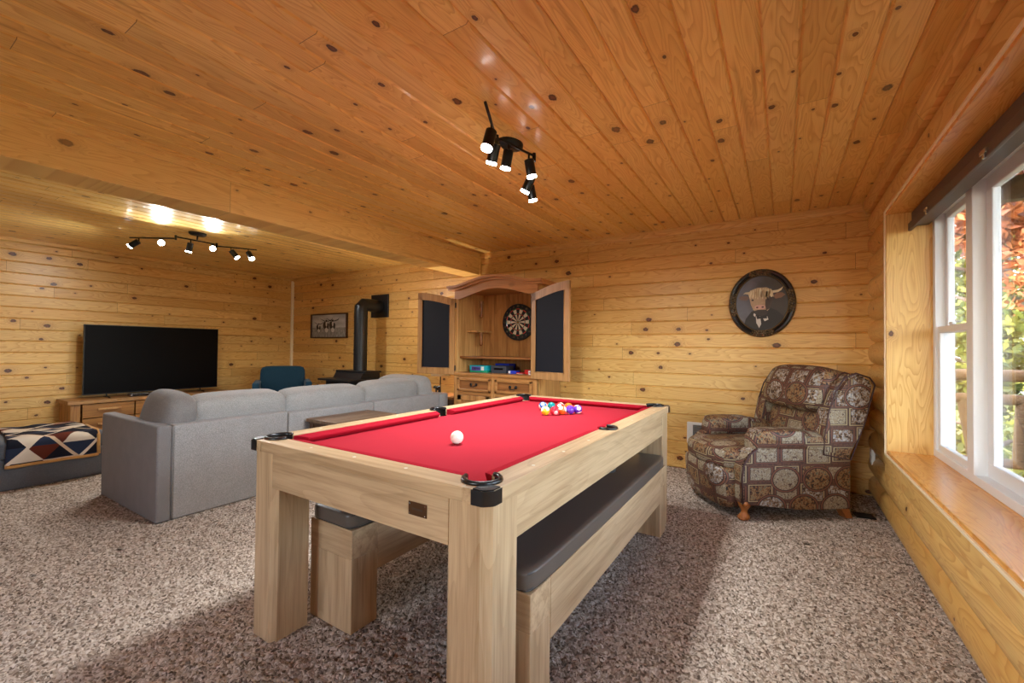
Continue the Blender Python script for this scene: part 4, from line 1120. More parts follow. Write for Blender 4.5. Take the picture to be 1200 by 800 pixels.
    layer('collar', (214, 208, 200), [[(.01, -.135), (.045, -.12), (.055, -.15), (.025, -.165)], [(-.06, -.09), (-.045, -.10), (-.05, -.125), (-.064, -.11)]], -.0115)
    layer('bow_tie', (20, 17, 18), [[(-.045, -.105), (-.005, -.125), (.04, -.105), (.045, -.14), (-.002, -.14), (-.035, -.145)]], -.0118)
make_portrait()

# ------------------------------------------------------------------ armoire with open doors
def make_armoire():
    X0, X1, YFr, YBk = -3.30, -2.18, 3.985, YB - .012
    cx = (X0 + X1) / 2; W = (X1 - X0) / 2
    t = thing('armoire', 'rustic pine cabinet with arched cornice and open chalkboard doors', 'cabinet', (cx, YFr, 0))
    D = YBk - YFr; LZ = .88
    rx, ry, rz, pz = M['rustic_x'], M['rustic_y'], M['rustic_z'], M['rustic_pale_z']
    # lower case
    for s in (-1, 1):
        m = MB(); m.box(*sorted((s * W, s * (W - .025))), .0, D, 0, LZ - .03, .003); m.build('side_panel', pz, t)
    m = MB(); m.box(-W - .012, W + .012, -.018, D, LZ - .035, LZ, .006); m.build('counter_ledge', rx, t)
    m = MB(); m.box(-W + .025, W - .025, 0.005, D, .02, .06, .003); m.box(-W + .02, W - .02, D - .02, D, .05, LZ - .03); m.build('carcass', rx, t)
    for x in (-W, -.028, W - .055):
        m = MB(); m.box(x, x + .055, -.006, .02, .0, LZ - .035, .003); m.build('face_stile', rz, t)
    for za, zb in ((.625, .665), (.0, .09), (LZ - .06, LZ - .034)):
        m = MB(); m.box(-W + .05, W - .05, -.004, .02, za, zb, .003); m.build('face_rail', rx, t)
    def pull(par, x, y, z):
        h = MB()
        for s in (-1, 1): h.ball((x + s * .038, y - .008, z), .017, 12, 8, (1, .55, 1.1)); h.ball((x + s * .038, y - .015, z + .008), .008, 8, 6)
        h.tube([(x - .038, y - .012, z - .005), (x - .018, y - .03, z - .022), (x + .018, y - .03, z - .022), (x + .038, y - .012, z - .005)], .0055, 8)
        h.build('pull_handle', M['iron'], par, smooth=True)
    for s in (-1, 1):
        a, b = sorted((s * .032, s * (W - .06)))
        m = MB(); m.box(a, b, -.004, .02, .672, LZ - .065, .003); d = m.build('drawer', M['rustic_dark_x'], t)
        f = MB(); z0, z1 = .668, LZ - .058; fw_ = .03
        f.box(a - .004, b + .004, -.02, -.002, z1 - fw_, z1, .006); f.box(a - .004, b + .004, -.02, -.002, z0, z0 + fw_, .006); f.box(a - .004, a + fw_, -.02, -.002, z0, z1, .006); f.box(b - fw_, b + .004, -.02, -.002, z0, z1, .006)
        f.build('drawer_molding', rx, d); pull(d, (a + b) / 2, -.006, (z0 + z1) / 2 + .003)
        m = MB(); m.box(a, b, -.004, .02, .095, .62, .003); d = m.build('lower_door', rz, t)
        f = MB(); z0, z1 = .092, .622
        f.box(a, b, -.018, -.003, z1 - .06, z1, .004); f.box(a, b, -.018, -.003, z0, z0 + .06, .004); f.box(a, a + .06, -.018, -.003, z0, z1, .004); f.box(b - .06, b, -.018, -.003, z0, z1, .004)
        f.build('door_frame', rz, d); pull(d, a + .04 if s > 0 else b - .04, -.018, .52)
    # upper case
    UZ = 1.86
    for s in (-1, 1):
        m = MB(); m.box(*sorted((s * (W - .003), s * (W - .028))), 0.004, D, LZ, UZ, .003); m.build('hutch_side', pz, t)
        m = MB(); m.box(*sorted((s * (W - .003), s * (W - .05))), -.004, .02, LZ, UZ - .1, .003); m.build('hutch_stile', pz, t)
    m = MB(); nbk = 6
    for k in range(nbk):
        a = -W + .028 + k * (2 * W - .056) / nbk; m.box(a + .001, a + (2 * W - .056) / nbk - .001, D - .022, D - .004, LZ, UZ, .002)
    m.build('back_boards', M['rustic_z'], t)
    m = MB(); m.box(-W + .02, W - .02, .01, D, UZ - .02, UZ + .0, .002); m.build('hutch_top', rx, t)
    m = MB(); m.box(-W + .03, W - .03, .06, D - .022, 1.045, 1.07, .006); m.build('wide_shelf', M['rustic_dark_x'], t)
    for s in (-1, 1):
        m = MB(); a, b = sorted((s * (W - .028), s * (W - .17))); m.box(a, b, .20, D - .022, 1.36, 1.38, .004); m.build('corner_shelf', pz, t)
        m = MB(); xx = s * (W - .165)
        for z0, z1 in ((1.22, 1.36), (1.56, 1.74)): m.cyl((xx, .30, z0), (xx, .30, z1), .02, .026, 14); m.ball((xx, .30, z0), .026, 12, 8)
        m.build('turned_post', M['rustic_dark_x'], t, smooth=40)
    # arched valance and cornice
    def sc(u, flat, rise):                 # u in -1..1, S-curve from flat ends to the middle
        q = 1 - abs(u)
        if q < flat: return 0.0
        k = (q - flat) / (1 - flat); return rise * (math.sin(min(1, k * 1.0) * PI / 2) ** 1.35)
    us = [-1 + 2 * i / 48 for i in range(49)]
    top = [(u * W, 1.885 + sc(u, .14, .085)) for u in us]; bot = [(u * W, 1.742 + sc(u, .10, .098)) for u in us]
    m = MB(); m.strip(top, bot, 'y', -.012, .016); m.build('valance', M['cornice_wood'], t, smooth=30)
    def shift(c, d): return [(a, b + d) for a, b in c]
    CW_ = W + .075
    line = [(u * CW_, 1.845 + sc(u, .17, .088)) for u in us]
    m = MB(); m.strip(shift(line, .022), line, 'y', -.045, .03); m.strip(shift(line, .05), shift(line, .022), 'y', -.075, .03)
    cn = m.build('cornice', M['cornice_wood'], t, smooth=30)
    for s in (-1, 1):
        m = MB(); a, b = sorted((s * (W), s * CW_)); m.box(a, b, .03, D, 1.845, 1.895, .006); m.build('cornice_return', M['cornice_wood'], cn)
    # doors
    DW = .51
    for s, ang, hx in ((-1, math.atan2(-.095, -.505), -W + .01), (1, math.atan2(-.128, .494), W + .0 - .06 + .0)):
        if s == 1: hx = -2.245 - cx
        d = thing('cabinet_door', None, None, (hx, -.012, 0), ang); d.parent = t
        z0, z1h, z1f = .853, 1.745, 1.835
        fwid = .062; th = .014
        def topz(x): return z1h + (z1f - z1h) * (math.sin((x / DW) * PI / 2) ** 1.1 if x > 0 else 0)
        xs = [DW * i / 24 for i in range(25)]
        m = MB(); m.box(0, fwid, -th, th, z0, topz(fwid * .6), .004); m.box(DW - fwid, DW, -th, th, z0, topz(DW) - .002, .004)
        m.box(fwid - .004, DW - fwid + .004, -th, th, z0, z0 + .075, .004)
        xi = [x for x in xs if fwid * .4 <= x <= DW - fwid * .3]
        m.strip([(x, topz(x)) for x in xs], [(x, topz(x) - .085) for x in xs], 'y', -th, th)
        f = m.build('door_frame', M['door_wood'], d)
        m = MB(); xs2 = [fwid - .01 + (DW - 2 * fwid + .02) * i / 20 for i in range(21)]
        m.strip([(x, topz(x) - .075) for x in xs2], [(x, z0 + .068) for x in xs2], 'y', -.007, .007); m.build('chalkboard_panel', M['chalkboard'], d)
        # flared bead around the panel
        sy = 1 if s < 0 else -1
        m = MB()
        yy = sy * th
        m.tube([(fwid, yy, z0 + .075), (fwid, yy, topz(fwid) - .085)], .005, 6); m.tube([(DW - fwid, yy, z0 + .075), (DW - fwid, yy, topz(DW - fwid) - .085)], .005, 6)
        m.tube([(fwid, yy, z0 + .075), (DW - fwid, yy, z0 + .075)], .005, 6); m.build('panel_bead', M['door_wood'], d, smooth=True)
        for z in (.93, 1.67):
            m = MB(); m.cyl((-.006, 0, z - .03), (-.006, 0, z + .03), .008, n=10); m.build('hinge', M['iron'], d, smooth=40)
make_armoire()

# dartboard inside the armoire
def make_dartboard():
    y = YB - .012 - .024
    t = thing('dartboard', 'round dartboard hung inside the rustic cabinet', 'dartboard', (-2.724, y, 1.487))
    m = MB(); m.cyl((0, -.035, 0), (0, 0, 0), .222, n=64); m.build('board', plain('dart_black', rgb(22, 22, 24), .7), t, smooth=40)
    blk, crm, red, grn = plain('dart_dark', rgb(30, 28, 28), .8), plain('dart_cream', rgb(222, 208, 182), .8), plain('dart_red', rgb(200, 44, 36), .7), plain('dart_green', rgb(24, 110, 60), .7)
    mbs = {'black': MB(), 'cream': MB(), 'red': MB(), 'green': MB()}
    def sector(mb, a0, a1, r0, r1):
        k = 4; P = []
        for i in range(k + 1): a = a0 + (a1 - a0) * i / k; P.append((r1 * math.cos(a), r1 * math.sin(a)))
        for i in range(k, -1, -1): a = a0 + (a1 - a0) * i / k; P.append((r0 * math.cos(a), r0 * math.sin(a)))
        flat_poly(mb, P, -.0362)
    for i in range(20):
        a0 = PI / 2 + (i - .5) * PI / 10; a1 = a0 + PI / 10; e = i % 2 == 0
        for r0, r1, c in ((.016, .095, 'black' if e else 'cream'), (.095, .105, 'red' if e else 'green'), (.105, .155, 'black' if e else 'cream'), (.155, .166, 'red' if e else 'green')):
            sector(mbs[c], a0, a1, r0, r1)
    for nm, mt in (('black', blk), ('cream', crm), ('red', red), ('green', grn)): mbs[nm].build('dartboard_%s_segments' % nm, mt, t)
    m = MB(); m.cyl((0, -.0368, 0), (0, -.034, 0), .016, n=20); m.build('outer_bull', grn, t); m = MB(); m.cyl((0, -.0374, 0), (0, -.034, 0), .007, n=16); m.build('bullseye', red, t)
    order = [20, 1, 18, 4, 13, 6, 10, 15, 2, 17, 3, 19, 7, 16, 8, 11, 14, 9, 12, 5]
    big = MB()
    for i, nb_ in enumerate(order):
        a = PI / 2 - i * PI / 10; tm = text_mb(str(nb_), .034)
        tm.xf(Matrix.Translation((.193 * math.cos(a), -.0362, .193 * math.sin(a))) @ Matrix.Rotation(PI / 2, 4, 'X'))
        me = bpy.data.meshes.new('x'); tm.bm.to_mesh(me); tm.bm.free(); big.bm.from_mesh(me); bpy.data.meshes.remove(me)
    big.build('number_ring', M['silver'], t)
    m = MB()
    for r_ in (.166, .105, .095, .155, .016): m.tube([(r_ * math.cos(2 * PI * i / 48), -.0368, r_ * math.sin(2 * PI * i / 48)) for i in range(48)], .0012, 5, True)
    m.build('wire_spider', M['silver'], t)
make_dartboard()

# game boxes on the cabinet ledge
def gbox(name, x0, x1, y0, y1, z1, col, label, cat='game box', band=None, bandm=None, panel=None):
    t = thing(name, label, cat, ((x0 + x1) / 2, (y0 + y1) / 2, .8805)); w, d = (x1 - x0) / 2, (y1 - y0) / 2; h = z1 - .8805
    m = MB(); m.box(-w, w, -d, d, 0, h * .55, .002); m.build('box_base', col, t)
    m = MB(); m.box(-w - .002, w + .002, -d - .002, d + .002, h * .3, h, .002); l = m.build('box_lid', band or col, t)
    if panel:
        for k, (a, b, c, e, mt) in enumerate(panel):
            m = MB(); m.box(-w + a * 2 * w, -w + b * 2 * w, -d - .0035, -d - .002, h * c, h * e); m.build('printed_panel', mt, l)
teal, navy, dgrey, redp, whitep = plain('card_teal', rgb(20, 168, 178), .4), plain('card_blue', rgb(40, 60, 190), .4), plain('card_grey', rgb(58, 60, 68), .4), plain('card_red', rgb(206, 36, 34), .4), plain('card_white', rgb(226, 222, 214), .4)
purp, gree = plain('card_purple', rgb(112, 96, 178), .4), plain('card_green', rgb(24, 150, 112), .4)
gbox('game_box', -3.19, -2.935, 4.14, 4.32, .962, gree, 'teal game box with a purple picture, at the left end of the cabinet ledge', band=teal, panel=[(.10, .62, .25, .85, purp), (.16, .22, .35, .75, redp), (.28, .34, .35, .75, redp), (.40, .46, .35, .75, redp), (.52, .57, .35, .75, redp), (.66, .82, .3, .85, whitep)])
gbox('game_box', -2.95, -2.76, 4.335, 4.48, .985, navy, 'bright blue game box standing behind the dark grey box')
gbox('game_box', -2.885, -2.68, 4.15, 4.31, .965, dgrey, 'dark grey game box right of the teal box', panel=[(.2, .8, .45, .7, M['tv_screen'])])
gbox('card_pack', -2.66, -2.56, 4.17, 4.25, .915, navy, 'small blue and white pack beside the dark grey box', 'card pack', panel=[(0.02, .3, .15, .9, whitep)])
gbox('card_pack', -2.55, -2.475, 4.17, 4.25, .897, whitep, 'small low white pack with a red top on the cabinet ledge', 'card pack', band=redp)
gbox('card_pack', -2.46, -2.38, 4.2, 4.28, .93, redp, 'bright red pack near the open right cabinet door', 'card pack')
gbox('card_pack', -2.372, -2.29, 4.13, 4.22, .925, whitep, 'white and red pack next to the open right cabinet door', 'card pack', panel=[(.1, .9, .35, .6, redp)])

# ------------------------------------------------------------------ side table, lamp, disc in the back corner by the armoire
def make_sidetable():
    x0, x1, y0, y1 = -3.93, -3.40, 4.08, 4.50
    t = thing('side_table', 'brown wooden side table between the sofa and the cabinet', 'side table', ((x0 + x1) / 2, (y0 + y1) / 2, 0)); W, L = (x1 - x0) / 2, (y1 - y0) / 2
    m = MB(); m.box(-W, W, -L, L, .535, .565, .005); m.build('top', M['rustic_dark_x'], t)
    m = MB(); m.box(-W + .02, W - .02, -L + .02, L - .02, .10, .535, .004); m.build('body', M['dark_table_side'], t)
    for s in (-1, 1):
        for q in (-1, 1):
            m = MB(); m.box(*sorted((s * (W - .01), s * (W - .06))), *sorted((q * (L - .01), q * (L - .06))), 0, .535, .004); m.build('leg', M['dark_table_side'], t)
    l = thing('table_lamp', 'lit table lamp with a small dark bear figure, half hidden behind the open cabinet door', 'lamp', (-3.75, 4.22, .565))
    B = M['black_metal']
    m = MB(); m.cushion(0, 0, .009, .22, .12, .02, 4, 5); m.build('base', B, l, smooth=True)
    m = MB(); m.cyl((0, .03, .01), (0, .03, .42), .007, n=12); m.build('pole', B, l, smooth=40)
    m = MB()
    m.ball((0, -.02, .085), .028, 16, 10, (1.5, .75, 1)); m.ball((.02, -.02, .095), .024, 12, 8, (1.1, .8, 1)); m.ball((-.05, -.02, .095), .018, 12, 8, (1.1, .9, 1)); m.ball((-.068, -.02, .088), .009, 8, 6, (1.5, 1, 1))
    for x in (-.03, -.018, .022, .036): m.cyl((x, -.02 + .008 * (1 if x in (-.03, .036) else -1), .018), (x, -.02, .08), .007, .011, 10)
    for s in (-1, 1): m.ball((-.046, -.02 + s * .011, .112), .006, 8, 6)
    m.build('bear_figure', B, l, smooth=True)
    m = MB(); m.cyl((0, .03, .24), (0, .03, .46), .125, .08, 32, caps=False); o = m.build('lamp_shade', M['lamp_shade_cloth'], l, smooth=40); o.modifiers.new('s', 'SOLIDIFY').thickness = .003
    m = MB(); m.ball((0, .03, .36), .028, 14, 10); m.build('bulb', M['lamp_glow'], l, smooth=True)
    tr = thing('wooden_disc', 'round dark wooden disc leaning on the wall beside the cabinet', 'decoration', (-3.44, 4.40, .565))
    m = MB(); m.cyl((0, -.008, .12), (0, .008, .12), .12, n=40); m.build('disc', M['dark_walnut'], tr, smooth=40); m = MB(); m.box(-.05, .05, -.03, .03, 0, .012, .003); m.build('stand', M['dark_walnut'], tr)
    cs = thing('coaster', 'small dark coaster lying on the side table near the sofa arm', 'coaster', (-3.62, 4.14, .565)); m = MB(); m.cyl((0, 0, 0), (0, 0, .010), .05, n=24); m.build('disc', M['black_plastic'], cs, smooth=40)
    m = MB(); m.tube([(.05 * math.cos(a), .05 * math.sin(a), .010) for a in np.linspace(0, 2 * PI, 24, endpoint=False)], .002, 6, True); m.build('rim', M['black_plastic'], cs)
make_sidetable()

# low table behind the sofa
def make_lowtable():
    x0, x1, y0, y1, H = -3.425, -3.02, 2.19, 2.83, .558
    t = thing('end_table', 'weathered dark wooden table between the sofa back and the pool table', 'table', ((x0 + x1) / 2, (y0 + y1) / 2, 0)); W, L = (x1 - x0) / 2, (y1 - y0) / 2
    m = MB()
    for k in range(4):
        a = -W + k * 2 * W / 4; m.box(a + .0008, a + 2 * W / 4 - .0008, -L, L, H - .026, H, .003)
    m.build('top', M['dark_table'], t)
    m = MB(); m.box(-W + .014, W - .014, -L + .014, L - .014, H - .042, H - .026, .005); m.build('top_molding', M['dark_table_side'], t)
    m = MB(); m.box(-W + .03, W - .03, -L + .03, L - .03, .10, H - .04, .003); m.build('body', M['dark_table_side'], t)
    for s in (-1, 1):
        for q in (-1, 1):
            m = MB(); m.box(*sorted((s * (W - .02), s * (W - .07))), *sorted((q * (L - .02), q * (L - .07))), 0, H - .03, .004); m.build('leg', M['dark_table_side'], t)
make_lowtable()

# ------------------------------------------------------------------ wall heater, outlet, floor register
hv = thing('wall_heater', 'small white wall heater with a grey grille low on the back wall', 'wall heater', (-.70, YB, 0))
m = MB(); m.box(-.10, .19, -.03, -.0, .262, .468, .006); m.build('housing', M['white_plastic'], hv)
m = MB(); m.box(-.045, .17, -.034, -.03, .285, .445, .002); g = m.build('grille', M['grey_grille'], hv)
m = MB()
for k in range(10): z = .295 + k * .0155; m.box(-.04, .165, -.037, -.0335, z, z + .006)
m.build('grille_slats', M['silver'], g)
m = MB(); m.cyl((-.072, -.034, .36), (-.072, -.03, .36), .012, n=16); m.build('dial', M['white_plastic'], hv)
ol = thing('wall_outlet', 'white outlet plate on the log wall beside the recliner', 'outlet', (XR + .005, 4.40, .35))
m = MB(); m.box(-.012, .012, -.04, .04, -.06, .06, .003); m.build('plate', M['white_plastic'], ol)
m = MB()
for z in (-.025, .025): m.box(-.015, -.011, -.017, .017, z - .015, z + .015, .002)
m.build('socket', M['white_vinyl'], ol)
fv = thing('floor_register', 'black floor register on the carpet behind the recliner', 'floor register', (.50, 3.955, .004), R(8))
m = MB(); m.box(-.07, .045, -.05, .05, 0, .008, .002); m.build('plate', M['black_metal'], fv)
m = MB()
for k in range(5): m.box(-.06, .035, -.042 + k * .018, -.034 + k * .018, .008, .0105)
m.build('louvres', M['iron'], fv)

# ------------------------------------------------------------------ track lights
LIGHTS = []
def make_track(label, canopy, arms, heads):
    t = thing('track_light', label, 'track light', (canopy[0], canopy[1], ZC)); o = Vector((canopy[0], canopy[1], ZC)); B = M['black_metal']
    zb = ZC - .07
    Lc = lambda p, z: Vector((p[0], p[1], z)) - o
    ang = math.atan2(arms[1][1][1] - arms[1][0][1], arms[1][1][0] - arms[1][0][0])
    m = MB(); m.lathe([(0, -.032), (.05, -.032), (.062, -.02), (.064, 0), (0, 0)], n=32, M=Matrix.Rotation(ang, 4, 'Z') @ Matrix.Diagonal((1.35, .9, 1, 1))); m.build('canopy', B, t, smooth=40)
    mid = (Vector((*arms[1][0], 0)) + Vector((*arms[1][1], 0))) / 2
    m = MB(); m.tube([(0, 0, -.03), Lc((mid.x, mid.y), zb)], .008, 10); m.build('stem', B, t, smooth=True)
    zs = [zb - .0, zb, zb - .0]
    for i, (a, b) in enumerate(arms):
        z = zb - (.018 if i != 1 else 0)
        m = MB(); m.tube([Lc(a, z), Lc(b, z)], .0075, 10); m.build('track_arm', B, t, smooth=True)
    for p in (arms[1][0], arms[1][1]):
        m = MB(); m.cyl(Lc(p, zb - .034), Lc(p, zb + .016), .011, n=14); m.build('pivot', B, t, smooth=40)
    for (ai, k, d) in heads:
        a, b = Vector(arms[ai][0]), Vector(arms[ai][1]); p = a + (b - a) * k; z = zb - (.018 if ai != 1 else 0)
        d = Vector(d).normalized(); top = Lc((p.x, p.y), z - .035)
        h = thing('spot_head', None, None, top); h.parent = t
        m = MB(); m.tube([(0, 0, .035), (0, 0, 0), d * .012], .006, 8); m.build('swivel', B, h, smooth=True)
        m = MB(); m.cyl(d * .004, d * .095, .029, n=24); m.cyl(d * .0, d * .006, .018, .029, n=24); m.build('spot_can', B, h, smooth=40)
        m = MB(); m.cyl(d * .094, d * .106, .0285, n=24); m.ball(d * .104, .0275, 18, 10, (1, 1, 1)) if False else None; m.build('bulb_lens', M['bulb_glow'], h, smooth=40)
        LIGHTS.append((o + top + d * .125, d))
make_track('black six-head track light over the pool table', (-1.37, 2.15), [((-1.165, 1.605), (-1.331, 1.945)), ((-1.331, 1.945), (-1.262, 2.24)), ((-1.262, 2.24), (-1.49, 2.58))],
           [(0, .50, (-.12, -.25, -1)), (0, .88, (-.35, .1, -1)), (1, .30, (-.25, .05, -1)), (1, .85, (.1, .2, -1)), (2, .45, (-.5, -.1, -1)), (2, .80, (.1, .25, -1))])
make_track('black six-head track light over the sofa area', (-5.40, 2.15), [((-5.875, 1.714), (-5.48, 1.98)), ((-5.48, 1.98), (-5.486, 2.376)), ((-5.486, 2.376), (-5.281, 2.715))],
           [(0, .20, (-.5, -.55, -.55)), (0, .70, (.95, -.38, -.35)), (1, .35, (-.25, -.1, -1)), (1, .90, (.92, -.40, -.40)), (2, .35, (.35, .45, -.7)), (2, .78, (.55, .15, -.8))])

# ------------------------------------------------------------------ outside: porch, railing, trees
PX, PY = 3.1, 6.55
m = MB()
for k in range(16): x = .90 + k * .145; m.box(x, x + .138, -6, PY + .1, -.16, -.12)
structure(m.build('porch_floor', M['rail_wood']), 'weathered porch deck outside the window')
m = MB(); m.prism([(.85, 3.18), (PX + .4, 3.02), (PX + .4, 3.08), (.85, 3.24)], 'y', -6, PY + .15)
for k in range(13):
    y = -5.5 + k * 0.95; m.prism([(.85, 3.04), (PX + .3, 2.885), (PX + .3, 3.02), (.85, 3.175)], 'y', y, y + .09)
m.box(PX - .07, PX + .07, -6, PY + .1, 2.74, 2.92); m.box(.92, PX + .3, PY - .07, PY + .07, 2.76, 3.0)
structure(m.build('porch_roof', M['rail_wood']), 'wooden porch roof outside the window')
m = MB(); m.box(.87, .90, -6, PY, 2.2, 3.2); structure(m.build('wall_outer', M['post_wood']))
def railing():
    t = thing('porch_railing', 'rustic log railing around the porch outside the window', 'railing', (PX, PY, -.12))
    rng = random.Random(3)
    X0 = .95 - PX
    for z, r_ in ((1.05, .062), (.80, .055), (.14, .05)):
        m = MB(); m.tube([(x, .01 * math.sin(x * 3), z + .008 * math.sin(x * 4)) for x in np.linspace(X0, .1, 9)], r_, 12); m.build('rail', M['rail_wood'], t, smooth=True)
        m = MB(); m.tube([(.01 * math.sin(y * 2), y, z + .008 * math.sin(y * 3)) for y in np.arange(-12.4, .1, .5)], r_, 12); m.build('rail', M['rail_wood'], t, smooth=True)
    for x, y in ((0, 0), (0, -3.1), (0, -6.2), (0, -9.3), (0, -12.4)):
        m = MB(); m.cyl((x, y, 0), (x, y, 2.9), .09, .08, 14); m.build('post', M['post_wood'], t, smooth=40)
    for k, x in enumerate((-2.0, -1.66, -1.36, -1.04, -.70, -.36)):
        a = (-.03, .05, -.10, .02, .08, -.05)[k]
        m = MB(); m.cyl((x, 0, .12), (x + a, 0, .80), .062, .05, 12); m.build('baluster', M['post_wood'], t, smooth=40)
    for k in range(34):
        y = -.45 - k * .35; a = rng.uniform(-.10, .10)
        if any(abs(y + q) < .12 for q in (3.1, 6.2, 9.3)): continue
        m = MB(); m.cyl((0, y, .12), (0, y + a, .80), .045, .036, 10); m.build('baluster', M['post_wood'], t, smooth=40)
railing()
m = MB(); m.box(-30, 60, -40, 70, -1.6, -1.0); m.box(4, 60, -40, 70, -1.0, -.9)
structure(m.build('ground_outside', M['forest_ground']), 'forest floor outside')
def foliage(rng, cx, cy, cz, rx, ry, rz, n, s, hollow=.4):
    d = rng.normal(size=(n, 3)); d /= np.linalg.norm(d, axis=1)[:, None]; rad = hollow + (1 - hollow) * rng.random(n) ** .7
    # clumps
    cl = rng.normal(size=(26, 3)); cl /= np.linalg.norm(cl, axis=1)[:, None]; cl *= (.35 + .65 * rng.random((26, 1)))
    pick = rng.integers(0, 26, n)
    P = cl[pick] + d * rad[:, None] * .34
    P = P * np.array([rx, ry, rz]) + np.array([cx, cy, cz])
    a = rng.normal(size=(n, 3)); a /= np.linalg.norm(a, axis=1)[:, None]; b = np.cross(a, rng.normal(size=(n, 3))); b /= np.linalg.norm(b, axis=1)[:, None]
    sz = s * (.6 + .8 * rng.random(n))[:, None]
    V = np.stack([P - a * sz, P + b * sz * .45, P + a * sz, P - b * sz * .45], 1).reshape(-1, 3)
    return V
def tree(x, y, h, r_, kind, label, name, n=4200, leaf=.12, trunk=.16, low=.25):
    rng = np.random.default_rng(int(abs(x * 131 + y * 17)) + 5)
    t = thing(name, label, 'tree', (x, y, -1.0), group='trees beyond the porch')
    m = MB(); pts = [(.08 * math.sin(k * 1.3 + x), .08 * math.cos(k * 1.7 + y), h * .95 * k / 8) for k in range(9)]
    m.tube(pts, [trunk * (1 - .75 * k / 8) for k in range(9)], 10)
    for k in range(9):
        z = h * (.22 + .08 * k); a = rng.random() * 6.28; L = r_ * (.9 - .05 * k); m.tube([(0, 0, z), (L * .6 * math.cos(a), L * .6 * math.sin(a), z + .25 * L), (L * math.cos(a), L * math.sin(a), z + .3 * L)], [.05, .03, .012], 6)
    m.build('trunk', M['bark'], t, smooth=True)
    V = foliage(rng, 0, 0, h * (low + 1) / 2, r_, r_, h * (1 - low) / 2, n, leaf)
    me = bpy.data.meshes.new('foliage'); me.from_pydata(V.tolist(), [], [(4 * i, 4 * i + 1, 4 * i + 2, 4 * i + 3) for i in range(len(V) // 4)]); me.materials.append(M[kind])
    o = bpy.data.objects.new('foliage', me); COL.objects.link(o); o.parent = t
TR = [(3.55, 13.2, 8.5, 1.25, 'leaf_rust', 'rust-coloured tree high in the big pane, just past the porch', 'rust_leaved_tree', 3600, .11, .13, .40),
      (2.72, 9.6, 3.1, .55, 'leaf_green', 'slender yellow-green tree close behind the end railing', 'leafy_tree', 1500, .09, .06, .30),
      (4.3, 15.9, 5.6, 1.05, 'leaf_green', 'yellow-green tree in the middle distance below the rust-coloured crown', 'leafy_tree', 2600, .11, .14, .20),
      (2.6, 17.2, 9.5, .85, 'leaf_green', 'tall pale green tree seen through the narrow sash', 'leafy_tree', 2200, .11, .17, .35),
      (5.2, 17.6, 12.0, 1.2, 'leaf_dark', 'tall dark trunk standing beside the right edge of the view', 'forest_tree', 1600, .12, .26, .6),
      (4.2, 21.2, 11.0, 1.2, 'leaf_green', 'pale green tree behind the middle-distance one', 'forest_tree', 2200, .13, .2, .25),
      (6.6, 25.2, 12.0, 1.7, 'leaf_green', 'broad green tree in the far background of the window view', 'forest_tree', 3200, .15, .25, .12),
      (8.6, 29.5, 13.0, 2.0, 'leaf_dark', 'dark tree deep in the forest at the right', 'forest_tree', 2600, .15, .25, .15),
      (2.9, 24.0, 12.0, 1.4, 'leaf_rust', 'distant rust-coloured tree at the left edge of the window view', 'rust_leaved_tree', 2400, .13, .2, .45),
      (5.4, 11.0, 6.5, 1.1, 'leaf_green', 'leafy tree standing outside the corner of the porch', 'leafy_tree', 2600, .11, .12, .25),
      (6.0, 6.0, 8.0, 1.8, 'leaf_rust', 'rust-coloured tree opposite the long side of the porch', 'rust_leaved_tree', 3600, .12, .15, .3),
      (7.5, 1.0, 9.0, 2.4, 'leaf_green', 'leafy tree opposite the middle of the porch', 'leafy_tree', 4200, .12, .18, .25),
      (8.6, 14.6, 11.0, 2.0, 'leaf_dark', 'dark tree in the forest to the right of the porch', 'forest_tree', 3000, .14, .2, .2)]
for a in TR: tree(*a)
rng_u = np.random.default_rng(8)
for k, (x, y, lab) in enumerate(((2.5, 8.0, 'low green bush just below the end railing'), (3.9, 11.2, 'low green bush under the rust-coloured tree'), (5.3, 13.6, 'spreading undergrowth bush in front of the forest trees'), (6.6, 16.2, 'low bush in the shade near the tall dark trunk'), (2.2, 12.6, 'bush in the narrow sash view'), (5.4, 22.4, 'distant bush at the foot of the far trees'))):
    V = foliage(rng_u, 0, 0, .55, 1.0, 1.0, .75, 1800, .09)
    me = bpy.data.meshes.new('bush'); me.from_pydata(V.tolist(), [], [(4 * i, 4 * i + 1, 4 * i + 2, 4 * i + 3) for i in range(len(V) // 4)]); me.materials.append(M['leaf_green'])
    o = bpy.data.objects.new('bush', me); COL.objects.link(o); o.location = (x, y, -1.0); tag(o, lab, 'bush', 'undergrowth beyond the porch')

# ------------------------------------------------------------------ lights
def spot(p, d, e, col=(1, .95, .88), size=R(150)):
    l = bpy.data.lights.new('spot', 'SPOT'); l.energy = e; l.color = col; l.spot_size = size; l.spot_blend = 1.0; l.shadow_soft_size = .03
    o = bpy.data.objects.new('spot', l); COL.objects.link(o); o.location = p; o.rotation_euler = Vector(d).to_track_quat('-Z', 'Y').to_euler(); return o
for k, (p, d) in enumerate(LIGHTS): spot(p, d, 36.0 if k < 6 else 36.0, (.93, .98, 1.0))
l = bpy.data.lights.new('lamp_bulb', 'POINT'); l.energy = 26; l.color = (1, .88, .7); l.shadow_soft_size = .03
o = bpy.data.objects.new('lamp_bulb', l); COL.objects.link(o); o.location = (-3.75, 4.25, .565 + .43)
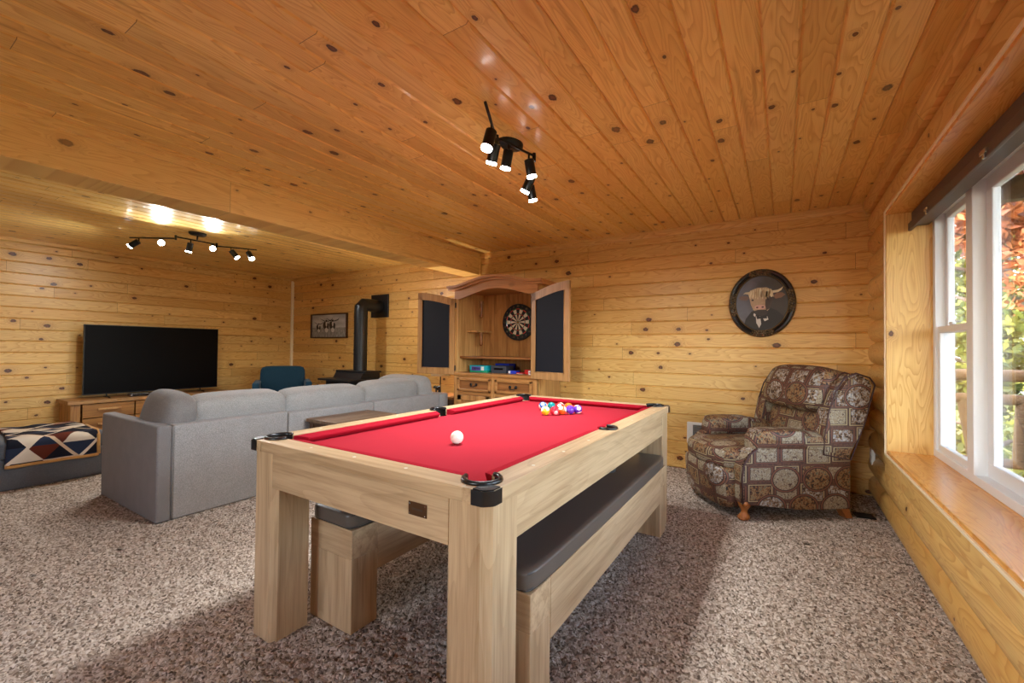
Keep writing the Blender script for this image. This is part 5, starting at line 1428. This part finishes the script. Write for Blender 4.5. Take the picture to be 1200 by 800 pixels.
# daylight through the window and the added fill window (portals guide the sky light)
def portal(loc, rot, sx, sy):
    l = bpy.data.lights.new('portal', 'AREA'); l.shape = 'RECTANGLE'; l.size = sx; l.size_y = sy; l.cycles.is_portal = True
    o = bpy.data.objects.new('portal', l); COL.objects.link(o); o.location = loc; o.rotation_euler = rot
portal((.93, (WY0 + WY1) / 2, 1.3), (0, R(90), 0), 1.55, 3.55)
portal(((FILL_WIN[0][0] + FILL_WIN[0][1]) / 2, YF - .12, 1.5), (R(90), 0, 0), 1.8, 1.0)
sl = bpy.data.lights.new('sun', 'SUN'); sl.energy = 4.0; sl.angle = R(1.0); sl.color = (1, .94, .84)
so = bpy.data.objects.new('sun', sl); COL.objects.link(so); so.rotation_euler = Vector((.85, -.08, -.52)).to_track_quat('-Z', 'Y').to_euler()
w = bpy.data.worlds.new('World'); scene.world = w; w.use_nodes = True
nt = NT(w.node_tree); bg = w.node_tree.nodes['Background']
sky = nt.new('ShaderNodeTexSky'); sky.sky_type = 'NISHITA'; sky.sun_disc = False; sky.sun_elevation = R(38); sky.sun_rotation = R(230); sky.air_density = 1.0; sky.dust_density = 2.5
nt.l.new(nt.mix(.45, sky.outputs[0], (1.0, 1.0, 1.0, 1), 'MIX'), bg.inputs['Color']); bg.inputs['Strength'].default_value = 5.2

# ------------------------------------------------------------------ camera
f, yaw, pit, rol, H = CAMP
cam = bpy.data.cameras.new('camera'); co = bpy.data.objects.new('camera', cam); COL.objects.link(co)
fw = Vector((-math.sin(yaw) * math.cos(pit), math.cos(yaw) * math.cos(pit), math.sin(pit)))
r = Vector((math.cos(yaw), math.sin(yaw), 0)); u = r.cross(fw)
r2 = math.cos(rol) * r + math.sin(rol) * u; u2 = -math.sin(rol) * r + math.cos(rol) * u
co.matrix_world = Matrix(((r2.x, u2.x, -fw.x, 0), (r2.y, u2.y, -fw.y, 0), (r2.z, u2.z, -fw.z, H), (0, 0, 0, 1)))
cam.sensor_width = 36; cam.lens = f / 1200 * 36; cam.clip_start = .02; cam.clip_end = 300
scene.camera = co
scene.view_settings.view_transform = 'Standard'; scene.view_settings.look = 'None'; scene.view_settings.gamma = 1.0; scene.view_settings.exposure = 0.48
scene.view_settings.use_curve_mapping = False
scene.cycles.use_denoising = True; scene.cycles.max_bounces = 10; scene.cycles.diffuse_bounces = 6; scene.cycles.sample_clamp_indirect = 4.0
